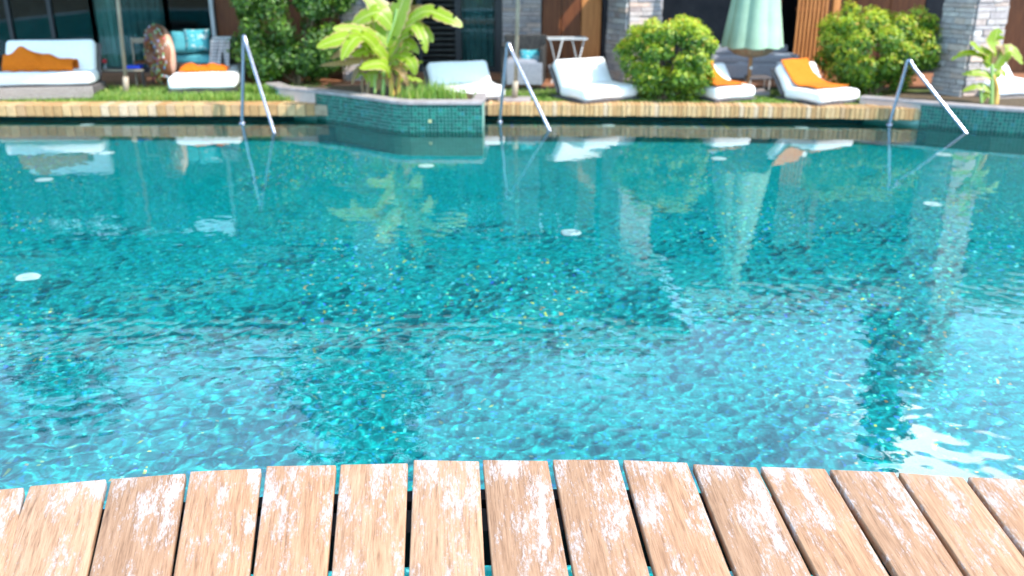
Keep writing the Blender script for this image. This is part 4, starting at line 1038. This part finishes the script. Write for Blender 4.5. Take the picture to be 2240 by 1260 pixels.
for i in range(170):
    t = rr.uniform(0, 2 * pi); a = rr.uniform(R(5), R(175)); q = .125
    c = Vector((cos(t) * (.28 + q * cos(a)), -q * sin(a), sin(t) * (.28 + q * cos(a))))
    box(bm, (0, 0, 0), (.035, .012, .012), 0, 0, 1, Matrix.Translation(c) @ Matrix.Rotation(rr.uniform(0, 3), 4, 'Y'))
child('sprinkles', bm, M_sprk, dn)['kind'] = 'stuff'
# low table with things on it
tb = at(262, 150, 12.75)
T1 = tag(empty('side_table', (tb.x, 12.75, ZP)), 'slim black table by the left parasol pole', 'table')
th_ = tb.z - ZP
child('tabletop', B((0, 0, th_), (.82, .42, .02), 0, .004, 1), M_black, T1)
child('edge_strip', B((0, -.213, th_), (.82, .006, .022)), M_bronze, T1)
for sx in (-.38, .38):
    for sy in (-.18, .18): child('leg', B((sx, sy, (th_ - .01) / 2), (.022, .022, th_ - .01)), M_black, T1)
def lathe(prof, n=16):
    bm = bmesh.new(); rings = [[bm.verts.new((cos(2 * pi * k / n) * r_, sin(2 * pi * k / n) * r_, z)) for k in range(n)] for r_, z in prof]
    for a, b in zip(rings, rings[1:]):
        for k in range(n): bm.faces.new((a[k], a[(k + 1) % n], b[(k + 1) % n], b[k]))
    bm.faces.new(rings[0][::-1]); bm.faces.new(rings[-1]); return bm
p = at(231, 150, 12.68); o = tag(empty('wine_glass', (p.x, 12.68, tb.z + .011)), 'stemmed glass of red drink on the slim black table', 'glass')
child('stem', lathe([(.03, 0), (.03, .004), (.005, .008), (.005, .06)]), M_paint_w, o, True); child('bowl', lathe([(.005, .061), (.028, .075), (.032, .10), (.026, .125)]), M_red, o, True)
o = child('blue_box', B((0, 0, .02), (.20, .14, .038), 0, .006, 2), M_blue); p = at(295, 150, 12.7); o.location = (p.x, 12.7, tb.z + .011); tag(o, 'flat blue box lying on the slim black table', 'box')
T2 = tag(empty('folding_chair', (at(318, 180, 12.7).x, 12.95, ZP), R(20)), 'thin brown framed chair between the table and the ring float', 'chair')
for sx in (-.2, .2):
    child('frame', tube(bmesh.new(), [(sx, -.18, 0), (sx, .16, .62)], .012, 8), M_bronze, T2); child('leg', tube(bmesh.new(), [(sx, .2, 0), (sx, -.16, .36)], .012, 8), M_bronze, T2)
child('seat', B((0, 0, .30), (.4, .34, .015), 0, .004, 1), M_wood_d, T2); child('back_rail', B((0, .15, .58), (.42, .02, .07), 0, .004, 1), M_bronze, T2)
# armchair
a1 = at(1146, 200, 13.0)
sofa('armchair', (a1.x, 13.0, ZP), .60, .55, .30, .66, R(-6), M_wicker_k, M_grey_f, 'dark wicker armchair with grey front beside the middle parasol pole', 'armchair')
child('front_cloth', B((a1.x, 12.72, ZP + .16), (.50, .02, .30), R(-6), .008, 2), M_grey_f); tag(C.objects['front_cloth'], 'grey cloth hanging down the front of the dark armchair', 'cloth')
p = at(1163, 132, 12.9); pillow((p.x, 12.9, p.z), (.34, .13, .30), R(4), M_teal_p, 'teal pillow with pale blossom print on the armchair', R(-14))
# drying rack
dk = tag(empty('drying_rack', (at(1240, 120, 13.1).x, 13.1, ZP)), 'white folding metal rack in front of the wooden door', 'rack')
zt = at(1240, 84, 13.1).z - ZP
for y in (-.16, .16): child('top_bar', tube(bmesh.new(), [(-.28, y, zt), (.28, y, zt)], .010, 8), M_paint_w, dk)
for sx in (-.27, .27): child('end_bar', tube(bmesh.new(), [(sx, -.16, zt), (sx, .16, zt)], .009, 8), M_paint_w, dk)
for sx in (-.25, .06):
    child('leg', tube(bmesh.new(), [(sx, -.16, zt), (sx + .16, .12, 0)], .010, 8), M_paint_w, dk); child('leg', tube(bmesh.new(), [(sx + .20, .16, zt), (sx + .03, -.14, 0)], .010, 8), M_paint_w, dk)
# right sofa
s2 = at(1632, 180, 13.65)
sofa('garden_sofa', (s2.x, 13.65, ZP), 1.30, .66, .30, .46, R(0), M_grey_f, M_grey_f, 'grey garden sofa behind the closed parasol', 'sofa')
for px, py, m, lb, w_ in [(1583, 140, M_stripe, 'teal and grey striped pillow at the left end of the grey sofa', .30), (1628, 138, M_grey_f, 'plain grey back pillow behind the parasol pole', .40), (1678, 140, M_teal_p, 'teal patterned pillow on the right of the grey sofa', .26), (1708, 136, M_fabric_w, 'off white pillow at the right end of the grey sofa', .24)]:
    p = at(px, py, 13.45); pillow((p.x, 13.45 + random.uniform(-.05, .03), p.z), (w_, .13, .27), random.uniform(-.2, .2), m, lb)
st = at(1645, 200, 12.4)
sl = tag(empty('rattan_stool', (at(1655, 200, 12.35).x, 12.35, ZG)), 'small rattan stool beside the parasol foot', 'stool')
child('seat', B((0, 0, .20), (.30, .28, .03), 0, .008, 2), M_wicker_g, sl)
for sx in (-.13, .13):
    for sy in (-.12, .12): child('leg', B((sx, sy, .092), (.02, .02, .184)), M_wicker_p, sl)

for o in list(C.objects):
    if o.type == 'MESH' and (o.parent and o.parent.name.split('.')[0] in ('floor_inlet', 'planter')): o.cycles.is_caustics_receiver = True
